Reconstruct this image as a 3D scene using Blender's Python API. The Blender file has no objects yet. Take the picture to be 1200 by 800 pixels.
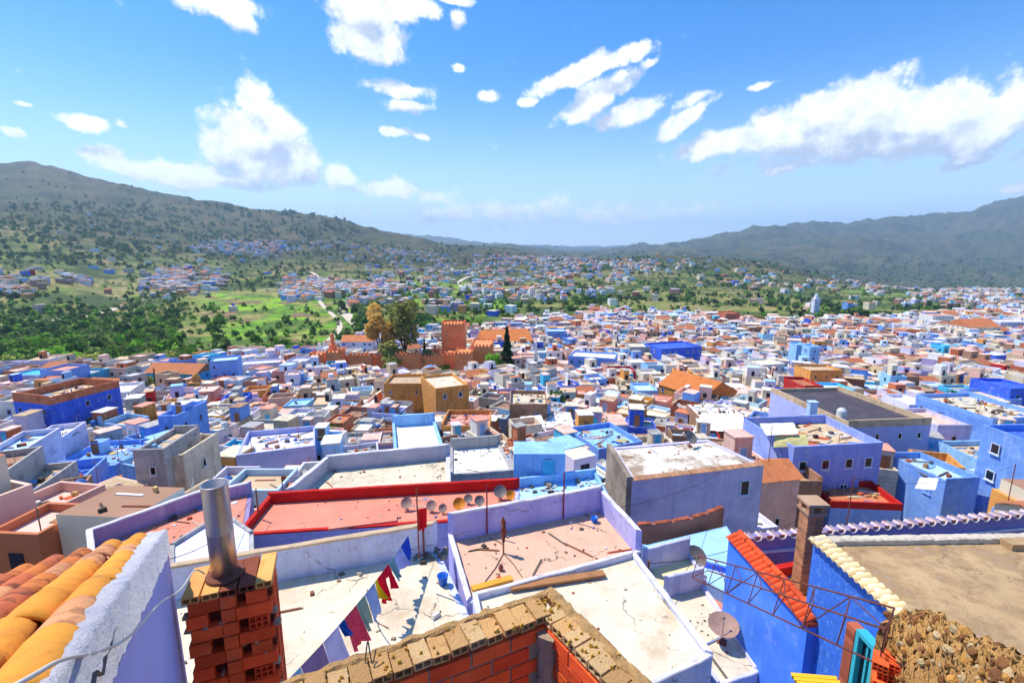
import bpy, math, random
import numpy as np
from math import sin, cos, tan, atan, atan2, pi, radians, sqrt
random.seed(7)
scene = bpy.context.scene
col = scene.collection

# ------------------------------------------------------------------ camera
F = 560.0
PITCH = atan(105 / 560)
SP, CP = sin(PITCH), cos(PITCH)
cam_d = bpy.data.cameras.new('camera')
cam = bpy.data.objects.new('camera', cam_d)
col.objects.link(cam)
cam.location = (0, 0, 0)
cam.rotation_euler = (pi / 2 - PITCH, 0, 0)
cam_d.sensor_width = 36
cam_d.lens = 36 * F / 1200
cam_d.clip_start = 0.05
cam_d.clip_end = 60000
scene.camera = cam

# ------------------------------------------------------------------ light, exposure
SUN_EL, SUN_AZ = radians(60), radians(-64)      # azimuth from +Y, negative = left
scene.view_settings.view_transform = 'Standard'
scene.view_settings.look = 'None'
scene.view_settings.gamma = 1
scene.view_settings.exposure = 0.75
scene.view_settings.use_curve_mapping = False
try:
    scene.cycles.use_denoising = True
    scene.cycles.volume_bounces = 1
    scene.cycles.max_bounces = 6
    scene.cycles.use_adaptive_sampling = True
except Exception:
    pass
sun_d = bpy.data.lights.new('sun', 'SUN')
sun_d.energy = 3.5
sun_d.angle = radians(0.5)
sun_d.color = (1, 0.93, 0.81)
sun = bpy.data.objects.new('sun', sun_d)
col.objects.link(sun)
from mathutils import Vector
sdir = Vector((sin(SUN_AZ) * cos(SUN_EL), cos(SUN_AZ) * cos(SUN_EL), sin(SUN_EL)))
sun.rotation_euler = sdir.to_track_quat('Z', 'Y').to_euler()


def raydir(px, py):
    u = (px - 600) / F
    v = (py - 400) / F
    return Vector((u, CP - v * SP, -SP - v * CP))


def AZ(px, py, z):
    d = raydir(px, py)
    return d * (z / d.z)


def AD(px, py, dep):
    return raydir(px, py) * dep


def AY(px, py, y):
    d = raydir(px, py)
    return d * (y / d.y)


def proj(x, y, z):
    f = y * CP - z * SP
    if f < 0.01:
        return (-9999, 9999)
    return (600 + F * x / f, 400 - F * (y * SP + z * CP) / f)


# ------------------------------------------------------------------ world
world = bpy.data.worlds.new('World')
scene.world = world
world.use_nodes = True
nt = world.node_tree
nt.nodes.clear()


class NT:
    def __init__(s, tree): s.t = tree

    def n(s, typ, ins=None, **kw):
        nd = s.t.nodes.new(typ)
        for k, v in kw.items(): setattr(nd, k, v)
        for k, v in (ins or {}).items():
            if hasattr(v, 'is_linked') or isinstance(v, bpy.types.NodeSocket):
                s.t.links.new(v, nd.inputs[k])
            else:
                nd.inputs[k].default_value = v
        return nd

    def m(s, op, a, b=0.0, c=0.0, clamp=False):
        return s.n('ShaderNodeMath', {0: a, 1: b, 2: c}, operation=op, use_clamp=clamp).outputs[0]

    def mr(s, v, a, b, c=0.0, d=1.0, interp='SMOOTHSTEP'):
        return s.n('ShaderNodeMapRange', {0: v, 1: a, 2: b, 3: c, 4: d}, interpolation_type=interp).outputs[0]

    def mix(s, f, a, b, bt='MIX'):
        nd = s.t.nodes.new('ShaderNodeMix')
        nd.data_type = 'RGBA'
        nd.blend_type = bt
        for k, v in ((0, f), (6, a), (7, b)):
            if isinstance(v, bpy.types.NodeSocket): s.t.links.new(v, nd.inputs[k])
            else: nd.inputs[k].default_value = v
        return nd.outputs[2]


# cloud lumps: centre and half extents as seen from the town (px in the photograph), tilt, strength
CL = [(298, 118, 26, 30, 0, 1.3), (320, 150, 42, 36, 0, 1.4), (265, 168, 34, 24, 0, 1.25), (345, 180, 34, 36, 0, 1.2), (300, 192, 60, 30, 0, 1.2),
      (128, 182, 32, 13, 0, 1), (215, 203, 82, 20, 0, 1.1), (270, 212, 55, 11, 0, 1.1), (165, 200, 45, 14, 0, .9), (400, 208, 30, 17, 0, .85), (455, 222, 62, 14, 0, .8), (505, 232, 60, 12, 0, .6),
      (245, 2, 60, 24, -8, 1.2), (268, 16, 40, 20, 10, 1.2), (425, 12, 60, 34, 15, 1.3), (432, 52, 50, 24, 5, 1.2), (478, 14, 46, 20, 0, 1.1), (525, 2, 34, 8, 0, 1), (537, 26, 10, 14, 0, .9),
      (468, 104, 40, 14, 0, 1.1), (474, 124, 36, 10, 0, 1.05), (462, 156, 19, 7, 0, 1), (494, 160, 12, 5, 0, .9), (534, 79, 10, 7, 0, .95), (571, 112, 17, 9, 0, 1),
      (94, 141, 34, 10, 5, 1.05), (16, 156, 15, 6, 0, .8), (30, 121, 13, 5, 0, .75), (139, 148, 10, 5, 0, .8),
      (668, 90, 62, 17, -16, 1.25), (700, 116, 60, 20, -22, 1.3), (735, 133, 56, 15, -10, 1.25), (618, 122, 17, 7, -8, .95), (722, 72, 56, 13, -12, 1.1), (762, 74, 16, 8, -20, .9),
      (800, 143, 48, 12, -25, 1.1), (845, 168, 70, 18, -5, 1.25), (925, 152, 90, 34, -10, 1.3), (1000, 128, 80, 40, -6, 1.3), (1010, 150, 200, 36, -3, 1.35), (1130, 160, 130, 30, 0, 1.3), (305, 168, 58, 58, 0, 1.2), (1095, 140, 110, 44, 0, 1.35), (1180, 135, 80, 44, 0, 1.3), (1260, 140, 90, 50, 0, 1.3),
      (890, 102, 20, 6, -8, .9), (918, 197, 44, 9, -5, .9), (1130, 188, 56, 14, -8, 1.0), (1190, 221, 24, 8, 0, .9), (1050, 170, 120, 18, 0, 1.2), (815, 118, 26, 10, -10, .9),
      (600, 247, 160, 18, 0, .5), (690, 255, 140, 12, 0, .42), (520, 250, 90, 14, 0, .5), (790, 250, 60, 8, 0, .35)]
g = bpy.data.node_groups.new('cloud_field', 'ShaderNodeTree')
g.interface.new_socket('Dir', in_out='INPUT', socket_type='NodeSocketVector')
g.interface.new_socket('D', in_out='OUTPUT', socket_type='NodeSocketFloat')
G = NT(g)
gi = g.nodes.new('NodeGroupInput')
go = g.nodes.new('NodeGroupOutput')
wn = G.n('ShaderNodeTexNoise', {'Vector': gi.outputs[0], 'Scale': 9.0, 'Detail': 5.0, 'Roughness': 0.6})
wv = G.n('ShaderNodeVectorMath', {0: wn.outputs['Color'], 1: (0.5, 0.5, 0.5)}, operation='SUBTRACT').outputs[0]
wv = G.n('ShaderNodeVectorMath', {0: wv, 'Scale': 0.034}, operation='SCALE').outputs[0]
dv = G.n('ShaderNodeVectorMath', {0: gi.outputs[0], 1: wv}, operation='ADD').outputs[0]
acc = None
for (cx, cy, rx, ry, tilt, st) in CL:
    d0 = raydir(cx, cy).normalized()
    a = radians(tilt)
    e1 = raydir(cx + rx * cos(a), cy + rx * sin(a)).normalized() - d0
    e2 = raydir(cx + ry * sin(a), cy - ry * cos(a)).normalized() - d0
    k1 = e1 / e1.length_squared
    k2 = e2 / e2.length_squared
    sub = G.n('ShaderNodeVectorMath', {0: dv, 1: tuple(d0)}, operation='SUBTRACT').outputs[0]
    q1 = G.n('ShaderNodeVectorMath', {0: sub, 1: tuple(k1)}, operation='DOT_PRODUCT').outputs['Value']
    q2 = G.n('ShaderNodeVectorMath', {0: sub, 1: tuple(k2)}, operation='DOT_PRODUCT').outputs['Value']
    r2 = G.m('MULTIPLY_ADD', q1, q1, G.m('MULTIPLY', q2, q2))
    val = G.m('MULTIPLY', G.m('MAXIMUM', G.m('SUBTRACT', 1.0, G.m('SQRT', r2)), -1.0), st)
    acc = val if acc is None else G.m('SMOOTH_MAX', acc, val, 0.15)
n1 = G.n('ShaderNodeTexNoise', {'Vector': gi.outputs[0], 'Scale': 20.0, 'Detail': 10.0, 'Roughness': 0.66}).outputs[0]
vo = G.n('ShaderNodeTexVoronoi', {'Vector': dv, 'Scale': 19.0, 'Detail': 5.0, 'Roughness': 0.62, 'Lacunarity': 2.1}, feature='F1', normalize=True).outputs['Distance']
D = G.m('ADD', acc, G.m('ADD', G.m('MULTIPLY', G.m('SUBTRACT', n1, 0.5), 1.3), G.m('MULTIPLY', G.m('SUBTRACT', 0.30, vo), 2.2)))
g.links.new(D, go.inputs[0])

W = NT(nt)
sky = W.n('ShaderNodeTexSky', sky_type='NISHITA', sun_disc=False, sun_elevation=SUN_EL, sun_rotation=SUN_AZ, altitude=600, air_density=1.0, dust_density=0.3, ozone_density=3.0)
hsv = W.n('ShaderNodeHueSaturation', {'Saturation': 1.42, 'Value': 1.0, 'Hue': 0.505, 'Color': sky.outputs[0]})
tc = W.n('ShaderNodeTexCoord').outputs['Generated']
c1 = W.n('ShaderNodeGroup', {}, node_tree=g)
nt.links.new(tc, c1.inputs[0])
up = W.n('ShaderNodeVectorMath', {0: tc, 1: (-0.012, 0, 0.042)}, operation='ADD').outputs[0]
c2 = W.n('ShaderNodeGroup', {}, node_tree=g)
nt.links.new(up, c2.inputs[0])
mask = W.mr(c1.outputs[0], -0.04, 0.5)
elv = W.n('ShaderNodeSeparateXYZ', {0: tc}).outputs[2]
hor = W.mr(elv, 0.42, -0.02)
skyc = W.mix(W.m('MULTIPLY', W.m('POWER', hor, 2.0), .75), hsv.outputs[0], (5.2, 6.3, 7.3, 1))
lit = W.mr(W.m('SUBTRACT', c1.outputs[0], c2.outputs[0]), -0.6, 0.6)
fine_ = W.n('ShaderNodeTexNoise', {'Vector': tc, 'Scale': 30.0, 'Detail': 7.0, 'Roughness': 0.6}).outputs[0]
lit = W.m('MULTIPLY', lit, W.mr(fine_, .3, .6, .55, 1.0), clamp=True)
lit = W.m('MAXIMUM', lit, W.mr(c1.outputs[0], .3, .0, 0, .6))
ccol = W.mix(lit, (2.9, 3.3, 4.0, 1), (7.0, 7.0, 7.1, 1))
final = W.mix(W.m('MULTIPLY', mask, 0.96), skyc, ccol)
bg = W.n('ShaderNodeBackground', {'Color': final, 'Strength': 0.128})
out = W.n('ShaderNodeOutputWorld', {'Surface': bg.outputs[0]})
world.cycles.sampling_method = 'MANUAL'
world.cycles.sample_map_resolution = 512

# ------------------------------------------------------------------ materials


def hexc(h):
    h = h.lstrip('#')
    r = []
    for i in (0, 2, 4):
        c = int(h[i:i + 2], 16) / 255
        r.append(c / 12.92 if c <= 0.04045 else ((c + 0.055) / 1.055) ** 2.4)
    return tuple(r) + (1,)


MATS = {}


def mat(name, c=None, rough=0.85, var=0.18, vs=0.8, bump=0.25, bs=14.0, stain=None, sa=0.5, ss=0.35, metal=0.0, rnd=0.1, attr=False, spec=0.3, trans=0.0, st_lo=0.5, st_hi=0.7, streak=0.0, crack=0.0):
    if name in MATS: return MATS[name]
    m = bpy.data.materials.new(name)
    m.use_nodes = True
    t = m.node_tree
    t.nodes.clear()
    X = NT(t)
    pos = X.n('ShaderNodeNewGeometry').outputs['Position']
    base = X.n('ShaderNodeVertexColor', layer_name='col').outputs[0] if attr else (hexc(c) if isinstance(c, str) else tuple(c) + (1,))
    nz = X.n('ShaderNodeTexNoise', {'Vector': pos, 'Scale': vs, 'Detail': 6.0, 'Roughness': 0.65}).outputs[0]
    f = X.mr(nz, 0.3, 0.7, 1 - var, 1 + var * 0.5, 'LINEAR')
    if rnd:
        r = X.n('ShaderNodeObjectInfo').outputs['Random']
        f = X.m('MULTIPLY', f, X.mr(r, 0, 1, 1 - rnd, 1 + rnd, 'LINEAR'))
    cc = X.n('ShaderNodeVectorMath', {0: base, 'Scale': f}, operation='SCALE').outputs[0] if attr else None
    if cc is None:
        v = X.n('ShaderNodeRGB'); v.outputs[0].default_value = base
        cc = X.n('ShaderNodeVectorMath', {0: v.outputs[0], 'Scale': f}, operation='SCALE').outputs[0]
    if stain:
        n2 = X.n('ShaderNodeTexNoise', {'Vector': pos, 'Scale': ss, 'Detail': 9.0, 'Roughness': 0.72}).outputs[0]
        cc = X.mix(X.m('MULTIPLY', X.mr(n2, st_lo, st_hi), sa), cc, hexc(stain))
        if streak:
            sp = X.n('ShaderNodeVectorMath', {0: pos, 1: (2.2, 2.2, .16)}, operation='MULTIPLY').outputs[0]
            n4 = X.n('ShaderNodeTexNoise', {'Vector': sp, 'Scale': 1.0, 'Detail': 7.0, 'Roughness': 0.7}).outputs[0]
            cc = X.mix(X.m('MULTIPLY', X.mr(n4, .5, .68), streak), cc, hexc(stain))
            n5 = X.n('ShaderNodeTexNoise', {'Vector': pos, 'Scale': 1.3, 'Detail': 8.0, 'Roughness': 0.7}).outputs[0]
            cc = X.mix(X.m('MULTIPLY', X.mr(n5, .54, .66), streak * .42), cc, (.82, .8, .8, 1))
    if crack:
        dn = X.n('ShaderNodeTexNoise', {'Vector': pos, 'Scale': 3.0, 'Detail': 4.0}).outputs['Color']
        dp = X.n('ShaderNodeVectorMath', {0: dn, 'Scale': .5}, operation='SCALE').outputs[0]
        dp = X.n('ShaderNodeVectorMath', {0: pos, 1: dp}, operation='ADD').outputs[0]
        ve = X.n('ShaderNodeTexVoronoi', {'Vector': dp, 'Scale': .55}, feature='DISTANCE_TO_EDGE').outputs['Distance']
        n6 = X.n('ShaderNodeTexNoise', {'Vector': pos, 'Scale': .9, 'Detail': 3.0}).outputs[0]
        ck = X.m('MULTIPLY', X.mr(ve, .012, .002), X.mr(n6, .45, .6))
        cc = X.mix(X.m('MULTIPLY', ck, crack), cc, hexc('#5c5048'))
        sp_ = X.n('ShaderNodeTexNoise', {'Vector': pos, 'Scale': 9.0, 'Detail': 2.0}).outputs[0]
        cc = X.mix(X.m('MULTIPLY', X.mr(sp_, .68, .74), crack * .7), cc, hexc('#7a6c60'))
    bs_ = X.n('ShaderNodeBsdfPrincipled', {'Base Color': cc, 'Roughness': rough, 'Metallic': metal, 'Specular IOR Level': spec})
    if bump:
        n3 = X.n('ShaderNodeTexNoise', {'Vector': pos, 'Scale': bs, 'Detail': 6.0, 'Roughness': 0.7}).outputs[0]
        b = X.n('ShaderNodeBump', {'Strength': bump, 'Distance': 0.03, 'Height': n3})
        t.links.new(b.outputs[0], bs_.inputs['Normal'])
    sh = bs_.outputs[0]
    if trans:
        tr = X.n('ShaderNodeBsdfTranslucent', {'Color': cc})
        mx = X.n('ShaderNodeMixShader', {0: trans})
        t.links.new(sh, mx.inputs[1]); t.links.new(tr.outputs[0], mx.inputs[2])
        sh = mx.outputs[0]
    X.n('ShaderNodeOutputMaterial', {'Surface': sh})
    MATS[name] = m
    return m


P = dict(
    white=('#e8e4dd', '#b0a08c', .4), chalk=('#f4f2ef', '#c9bca6', .3), cream=('#e4d6ba', '#9c8868', .4), lavender=('#cfcde4', '#8d86a8', .35), periwinkle=('#b4bae8', '#b6b4dd', .35),
    sky=('#96c6f2', '#5c86b4', .3), cobalt=('#3f68dc', '#1b3a98', .3), azure=('#76a2ea', '#9cc0f0', .3), turquoise=('#4cbce0', '#2a86a8', .3), ochre=('#dc9a4c', '#9c5a24', .4),
    pink=('#edc2b0', '#c48672', .4), salmon=('#e8a08a', '#b86a54', .4), terracotta=('#c87850', '#8a4426', .45), brown=('#a88066', '#6a4632', .5), tan=('#d0b490', '#8c6c4c', .5),
    grey=('#b4b0ac', '#6e6962', .5), lilac=('#ddd8ea', '#a09ac0', .35), red=('#c02420', '#80201c', .35), paleblue=('#c0dcf4', '#7fa6cc', .35), mauve=('#a898c4', '#6e6088', .35), rust=('#b86440', '#74361e', .5))
for k, (a, b, c) in P.items():
    mat('plaster_' + k, a, stain=b, sa=min(.8, c * 1.6), rnd=.14, streak=.5, ss=.5)


def pm(k): return MATS['plaster_' + k]


glass = mat('window_glass', '#1c2733', rough=.15, bump=0, var=.1, spec=.6)
frame_m = mat('window_frame', '#d9e2f0', rough=.5, bump=0)
dark_m = mat('dark_opening', '#2a1d18', rough=.9, bump=0)
wood = mat('weathered_wood', '#a9764c', vs=3, bs=30, stain='#5c3a24', sa=.5, ss=2)
metal = mat('galvanised_steel', '#b4ada8', rough=.35, metal=.9, stain='#8c7264', sa=.5, ss=3, bump=.1)
rust_m = mat('rusty_steel', '#8a4a3c', rough=.7, vs=8, bump=.2, stain='#4c2a2a', ss=6)
dish_m = mat('dish_white', '#cfc9c2', rough=.5, bump=0, rnd=.25)
dish_g = mat('dish_grey', '#77706c', rough=.5, bump=0)
dish_o = mat('dish_orange', '#e8901c', rough=.5, bump=0)
dish_r = mat('dish_rusty', '#a88878', rough=.7, stain='#7a4430', ss=6, bump=0)

# ------------------------------------------------------------------ mesh building


def tag(o, label=None, cat=None, group=None, kind=None):
    if label: o['label'] = label
    if cat: o['category'] = cat
    if group: o['group'] = group
    if kind: o['kind'] = kind
    return o


def empty(name, loc, label, cat, group=None, rz=0.0):
    o = bpy.data.objects.new(name, None)
    col.objects.link(o)
    o.location = loc
    o.rotation_euler = (0, 0, rz)
    o.empty_display_size = 0.2
    return tag(o, label, cat, group)


def link(name, me, parent=None, loc=None, rot=None, scale=None):
    o = bpy.data.objects.new(name, me)
    col.objects.link(o)
    if parent is not None: o.parent = parent
    if loc is not None: o.location = loc
    if rot is not None: o.rotation_euler = rot
    if scale is not None: o.scale = scale
    return o


class MB:
    def __init__(s): s.v, s.f, s.mi, s.c = [], [], [], []

    def face(s, pts, mi=0, c=None):
        n = len(s.v)
        s.v.extend([tuple(p) for p in pts])
        s.f.append(tuple(range(n, n + len(pts))))
        s.mi.append(mi); s.c.append(c)

    def hexa(s, b, t, mi=0, c=None, bottom=True, ct=None):
        """b, t: bottom and top rings (ccw from above)"""
        n = len(b)
        k = len(s.v)
        s.v.extend([tuple(p) for p in b]); s.v.extend([tuple(p) for p in t])
        for i in range(n):
            j = (i + 1) % n
            s.f.append((k + i, k + j, k + n + j, k + n + i)); s.mi.append(mi); s.c.append(c)
        s.f.append(tuple(range(k + n, k + 2 * n))); s.mi.append(mi); s.c.append(ct or c)
        if bottom:
            s.f.append(tuple(range(k + n - 1, k - 1, -1))); s.mi.append(mi); s.c.append(c)

    def box(s, x0, y0, z0, x1, y1, z1, **k):
        s.hexa([(x0, y0, z0), (x1, y0, z0), (x1, y1, z0), (x0, y1, z0)], [(x0, y0, z1), (x1, y0, z1), (x1, y1, z1), (x0, y1, z1)], **k)

    def prism(s, poly, z0, z1, **k):
        p = ccw(poly)
        s.hexa([(a[0], a[1], z0) for a in p], [(a[0], a[1], z1) for a in p], **k)

    def seg(s, a, b, w, z0, z1, ext=0.0, **k):
        """wall of width w along a-b, to the left side of a->b positive"""
        a = Vector(a[:2]); b = Vector(b[:2])
        d = (b - a).normalized()
        nrm = Vector((-d.y, d.x)) * w
        a = a - d * ext; b = b + d * ext
        s.prism([a, b, b + nrm, a + nrm], z0, z1, **k)

    def beam(s, a, b, w, h=None, mi=0):
        a = Vector(a); b = Vector(b)
        h = h or w
        d = (b - a).normalized()
        r = d.cross(Vector((0, 0, 1)))
        if r.length < 1e-3: r = Vector((1, 0, 0))
        r.normalize()
        u = r.cross(d)
        q = [(-1, -1), (1, -1), (1, 1), (-1, 1)]
        s.hexa([a + r * (x * w / 2) + u * (y * h / 2) for x, y in q], [b + r * (x * w / 2) + u * (y * h / 2) for x, y in q], mi=mi)

    def tube(s, pts, r, n=6, mi=0, cap=True, radii=None):
        pts = [Vector(p) for p in pts]
        k = len(s.v)
        m = len(pts)
        for i, p in enumerate(pts):
            d = (pts[min(i + 1, m - 1)] - pts[max(i - 1, 0)]).normalized()
            a = d.cross(Vector((0, 0, 1)))
            if a.length < 1e-2: a = Vector((1, 0, 0))
            a.normalize()
            b = a.cross(d)
            rr = radii[i] if radii else r
            for j in range(n):
                t = 2 * pi * j / n
                s.v.append(tuple(p + a * (cos(t) * rr) + b * (sin(t) * rr)))
        for i in range(m - 1):
            for j in range(n):
                j2 = (j + 1) % n
                s.f.append((k + i * n + j, k + i * n + j2, k + (i + 1) * n + j2, k + (i + 1) * n + j)); s.mi.append(mi); s.c.append(None)
        if cap:
            s.f.append(tuple(k + j for j in range(n))); s.mi.append(mi); s.c.append(None)
            s.f.append(tuple(k + (m - 1) * n + j for j in reversed(range(n)))); s.mi.append(mi); s.c.append(None)

    def lathe(s, prof, n=12, mi=0, o=(0, 0, 0)):
        k = len(s.v)
        for r, z in prof:
            for j in range(n):
                t = 2 * pi * j / n
                s.v.append((o[0] + r * cos(t), o[1] + r * sin(t), o[2] + z))
        for i in range(len(prof) - 1):
            for j in range(n):
                j2 = (j + 1) % n
                s.f.append((k + i * n + j, k + i * n + j2, k + (i + 1) * n + j2, k + (i + 1) * n + j)); s.mi.append(mi); s.c.append(None)

    def mesh(s, name, mats, off=(0, 0, 0), smooth=False):
        me = bpy.data.meshes.new(name)
        ox, oy, oz = off
        me.from_pydata([(a - ox, b - oy, c - oz) for a, b, c in s.v], [], s.f)
        mats = mats if isinstance(mats, (list, tuple)) else [mats]
        for m in mats: me.materials.append(m)
        if len(mats) > 1: me.polygons.foreach_set('material_index', s.mi)
        if any(c is not None for c in s.c):
            ca = me.color_attributes.new('col', 'FLOAT_COLOR', 'CORNER')
            arr = np.ones((len(me.loops), 4), dtype=np.float32)
            i = 0
            for f, c in zip(s.f, s.c):
                n = len(f)
                if c: arr[i:i + n] = c
                i += n
            ca.data.foreach_set('color', arr.ravel())
        if smooth: me.polygons.foreach_set('use_smooth', [True] * len(me.polygons))
        me.update()
        return me

    def build(s, name, mats, parent=None, smooth=False, off=None):
        o = Vector((0, 0, 0)) if parent is None else parent.location.copy()
        if parent is not None and parent.parent is not None: o += parent.parent.location
        if off is not None: o = Vector(off)
        ob = link(name, s.mesh(name, mats, o, smooth), parent)
        return ob


def ccw(p):
    a = sum(p[i][0] * p[(i + 1) % len(p)][1] - p[(i + 1) % len(p)][0] * p[i][1] for i in range(len(p)))
    return list(p) if a > 0 else list(reversed(p))


def copy_tree(o, parent=None):
    c = o.copy()
    col.objects.link(c)
    if parent is not None: c.parent = parent
    for ch in list(o.children): copy_tree(ch, c)
    return c


# ------------------------------------------------------------------ numpy noise
_rs = np.random.RandomState(5)
_lat = _rs.rand(256, 256)


def vnoise(x, y):
    xi = np.floor(x).astype(int); yi = np.floor(y).astype(int)
    fx = x - xi; fy = y - yi
    fx = fx * fx * (3 - 2 * fx); fy = fy * fy * (3 - 2 * fy)
    a = _lat[xi % 256, yi % 256]; b = _lat[(xi + 1) % 256, yi % 256]
    c = _lat[xi % 256, (yi + 1) % 256]; d = _lat[(xi + 1) % 256, (yi + 1) % 256]
    return a + (b - a) * fx + (c - a) * fy + (a - b - c + d) * fx * fy


def fbm(x, y, o=5):
    s = 0; a = .5; t = 0
    for i in range(o):
        s = s + a * vnoise(x * 2 ** i + 17 * i, y * 2 ** i + 31 * i); t += a; a *= .55
    return s / t


# ------------------------------------------------------------------ terrain
TP = np.array([-500, 0, 60, 120, 200, 300, 400, 500, 600, 700, 800, 900, 1000, 1100, 1200, 1700])
ROWZ = {6: -13, 12: -15, 20: -20, 30: -25, 50: -31, 75: -37, 100: -42, 150: -50, 200: -55.5, 300: -63}
ROWP = {
    450: [400, 396, 394, 391, 388, 386, 384, 383, 383, 383, 383, 383, 383, 383, 383, 383],
    600: [372, 370, 371, 372, 367, 364, 362, 362, 363, 363, 363, 364, 366, 366, 366, 366],
    800: [335, 331, 336, 352, 352, 347, 346, 347, 347, 350, 352, 354, 357, 357, 357, 357],
    900: [312, 311, 322, 345, 344, 341, 340, 342, 342, 344, 346, 349, 354, 354, 354, 354],
    1050: [314, 316, 322, 337, 335, 333, 332, 335, 335, 336, 338, 342, 350, 351, 351, 351],
    1300: [288, 290, 298, 310, 318, 320, 320, 324, 325, 325, 328, 333, 343, 347, 347, 347],
    1700: [258, 258, 270, 284, 300, 308, 310, 314, 315, 312, 312, 318, 336, 343, 343, 343],
    2200: [232, 236, 250, 264, 282, 295, 300, 305, 306, 303, 301, 308, 331, 342, 341, 341],
    2800: [222, 224, 232, 244, 260, 277, 284, 295, 300, 310, 306, 316, 331, 338, 338, 338],
    3600: [184, 197, 197, 211, 230, 250, 256, 283, 294, 312, 305, 312, 322, 326, 325, 325],
    4500: [185, 205, 206, 220, 245, 262, 268, 290, 296, 306, 300, 300, 305, 308, 300, 280],
    6000: [200, 230, 230, 240, 255, 270, 278, 292, 295, 301, 290, 282, 280, 276, 262, 240],
    7500: [220, 240, 240, 250, 260, 275, 285, 293, 294, 299, 283, 267, 261, 256, 226, 190],
    9500: [240, 260, 260, 265, 270, 280, 288, 293, 293, 297, 292, 280, 275, 268, 245, 210],
    14000: [280, 285, 285, 280, 275, 268, 266, 277, 289, 295, 291, 290, 290, 290, 290, 290],
    22000: [290, 291, 291, 291, 291, 290, 286, 286, 290, 289, 292, 292, 292, 292, 292, 292]}


def z_of(py, Y):
    v = (py - 400) / F
    return -Y * (v * CP + SP) / (CP - v * SP)


NT_, NY_ = 620, 460
tt = np.concatenate([np.linspace(-2.6, -1.12, 40), np.linspace(-1.1, 1.1, NT_ - 80), np.linspace(1.12, 2.6, 40)])
YY = np.exp(np.linspace(math.log(6), math.log(22000), NY_))
keyY = sorted(list(ROWZ) + list(ROWP))
pxs = 600 + tt * F / CP
tab = np.zeros((len(keyY), len(tt)))
for i, Yk in enumerate(keyY):
    if Yk in ROWZ: tab[i] = ROWZ[Yk]
    else:
        pr = np.interp(pxs, TP, ROWP[Yk])
        ker = np.hanning(31); ker /= ker.sum()
        pr = np.convolve(np.pad(pr, 15, mode='edge'), ker, 'valid')
        tab[i] = z_of(pr, Yk)
TZ = np.zeros((NY_, len(tt)))
lk = np.log(np.array(keyY, float))
for j in range(len(tt)): TZ[:, j] = np.interp(np.log(YY), lk, tab[:, j])
GX = YY[:, None] * tt[None, :]
GY = np.repeat(YY[:, None], len(tt), 1)
amp = np.clip((GY - 260) / 600, 0, 1)
TZ += amp * (fbm(GX / 160, GY / 160) - .5) * np.clip(GY * .016, 0, 40)
TZ += np.clip((GY - 1500) / 1500, 0, 1) * (fbm(GX / 900 + 5, GY / 900 + 9) - .5) * np.clip(GY * .035, 0, 240)
rid = 1 - np.abs(2 * fbm(GX / 420 + 3, GY / 420) - 1)
TZ += np.clip((GY - 2400) / 1500, 0, 1) * (rid - .7) * np.clip(GY * .02, 0, 150)


def ground_z(x, y):
    y = max(y, 6.01)
    t = x / y
    j = np.searchsorted(tt, t) - 1
    j = min(max(int(j), 0), len(tt) - 2)
    a = (t - tt[j]) / (tt[j + 1] - tt[j]); a = min(max(a, 0), 1)
    r = (math.log(y) - math.log(6)) / (math.log(22000) - math.log(6)) * (NY_ - 1)
    i = min(max(int(r), 0), NY_ - 2)
    b = r - i
    return float((TZ[i, j] * (1 - a) + TZ[i, j + 1] * a) * (1 - b) + (TZ[i + 1, j] * (1 - a) + TZ[i + 1, j + 1] * a) * b)


def on_ground(px, py, ymin=12):
    """first ground point seen at pixel (px, py)"""
    d = raydir(px, py)
    t = d.x / d.y
    j = min(max(int(np.searchsorted(tt, t)) - 1, 0), len(tt) - 2)
    a = (t - tt[j]) / (tt[j + 1] - tt[j])
    prof = TZ[:, j] * (1 - a) + TZ[:, j + 1] * a
    ray = YY * (d.z / d.y)
    k = np.nonzero((prof >= ray) & (YY > ymin))[0]
    if len(k) == 0: return None
    i = k[0]
    if i == 0: y = YY[0]
    else:
        f0 = ray[i - 1] - prof[i - 1]; f1 = ray[i] - prof[i]
        y = YY[i - 1] + (YY[i] - YY[i - 1]) * (f0 / (f0 - f1) if f0 > 0 else 1)
    return Vector((t * y, y, ground_z(t * y, y)))


def sstep(x, a, b): return np.clip((x - a) / (b - a), 0, 1) ** 2 * (3 - 2 * np.clip((x - a) / (b - a), 0, 1))


# ground colour (soil, grass and scrub; far slopes carry painted cloud shade and blue haze)
fy_ = GY * CP - TZ * SP
PXG = 600 + F * GX / fy_
PYG = 400 - F * (GY * SP + TZ * CP) / fy_
n_a = fbm(GX / 60, GY / 60, 6); n_b = fbm(GX / 220 + 9, GY / 220, 5); n_c = fbm(GX / 14 + 3, GY / 14, 4)
TZ = np.minimum(TZ, 1250 + 0.02 * TZ)
def C3(h): return np.array(hexc(h)[:3])
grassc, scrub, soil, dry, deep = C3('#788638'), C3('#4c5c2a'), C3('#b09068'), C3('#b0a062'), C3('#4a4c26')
w = sstep(n_a, .42, .6)[..., None]
colr = grassc * w + scrub * (1 - w)
w = (sstep(n_b, .5, .62) * sstep(n_c, .35, .6))[..., None]
colr = colr * (1 - w * .75) + dry * w * .75
w = sstep(n_a * .6 + n_c * .4, .56, .66)[..., None]
colr = colr * (1 - w * .55) + soil * w * .55
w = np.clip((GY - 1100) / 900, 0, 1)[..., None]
far = deep * (1 - .45 * sstep(n_b, .4, .65)[..., None]) + C3('#6c5838') * .45 * sstep(n_b, .4, .65)[..., None]  # dark scrub tone, also standing in for cloud shadow on the hills
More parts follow.
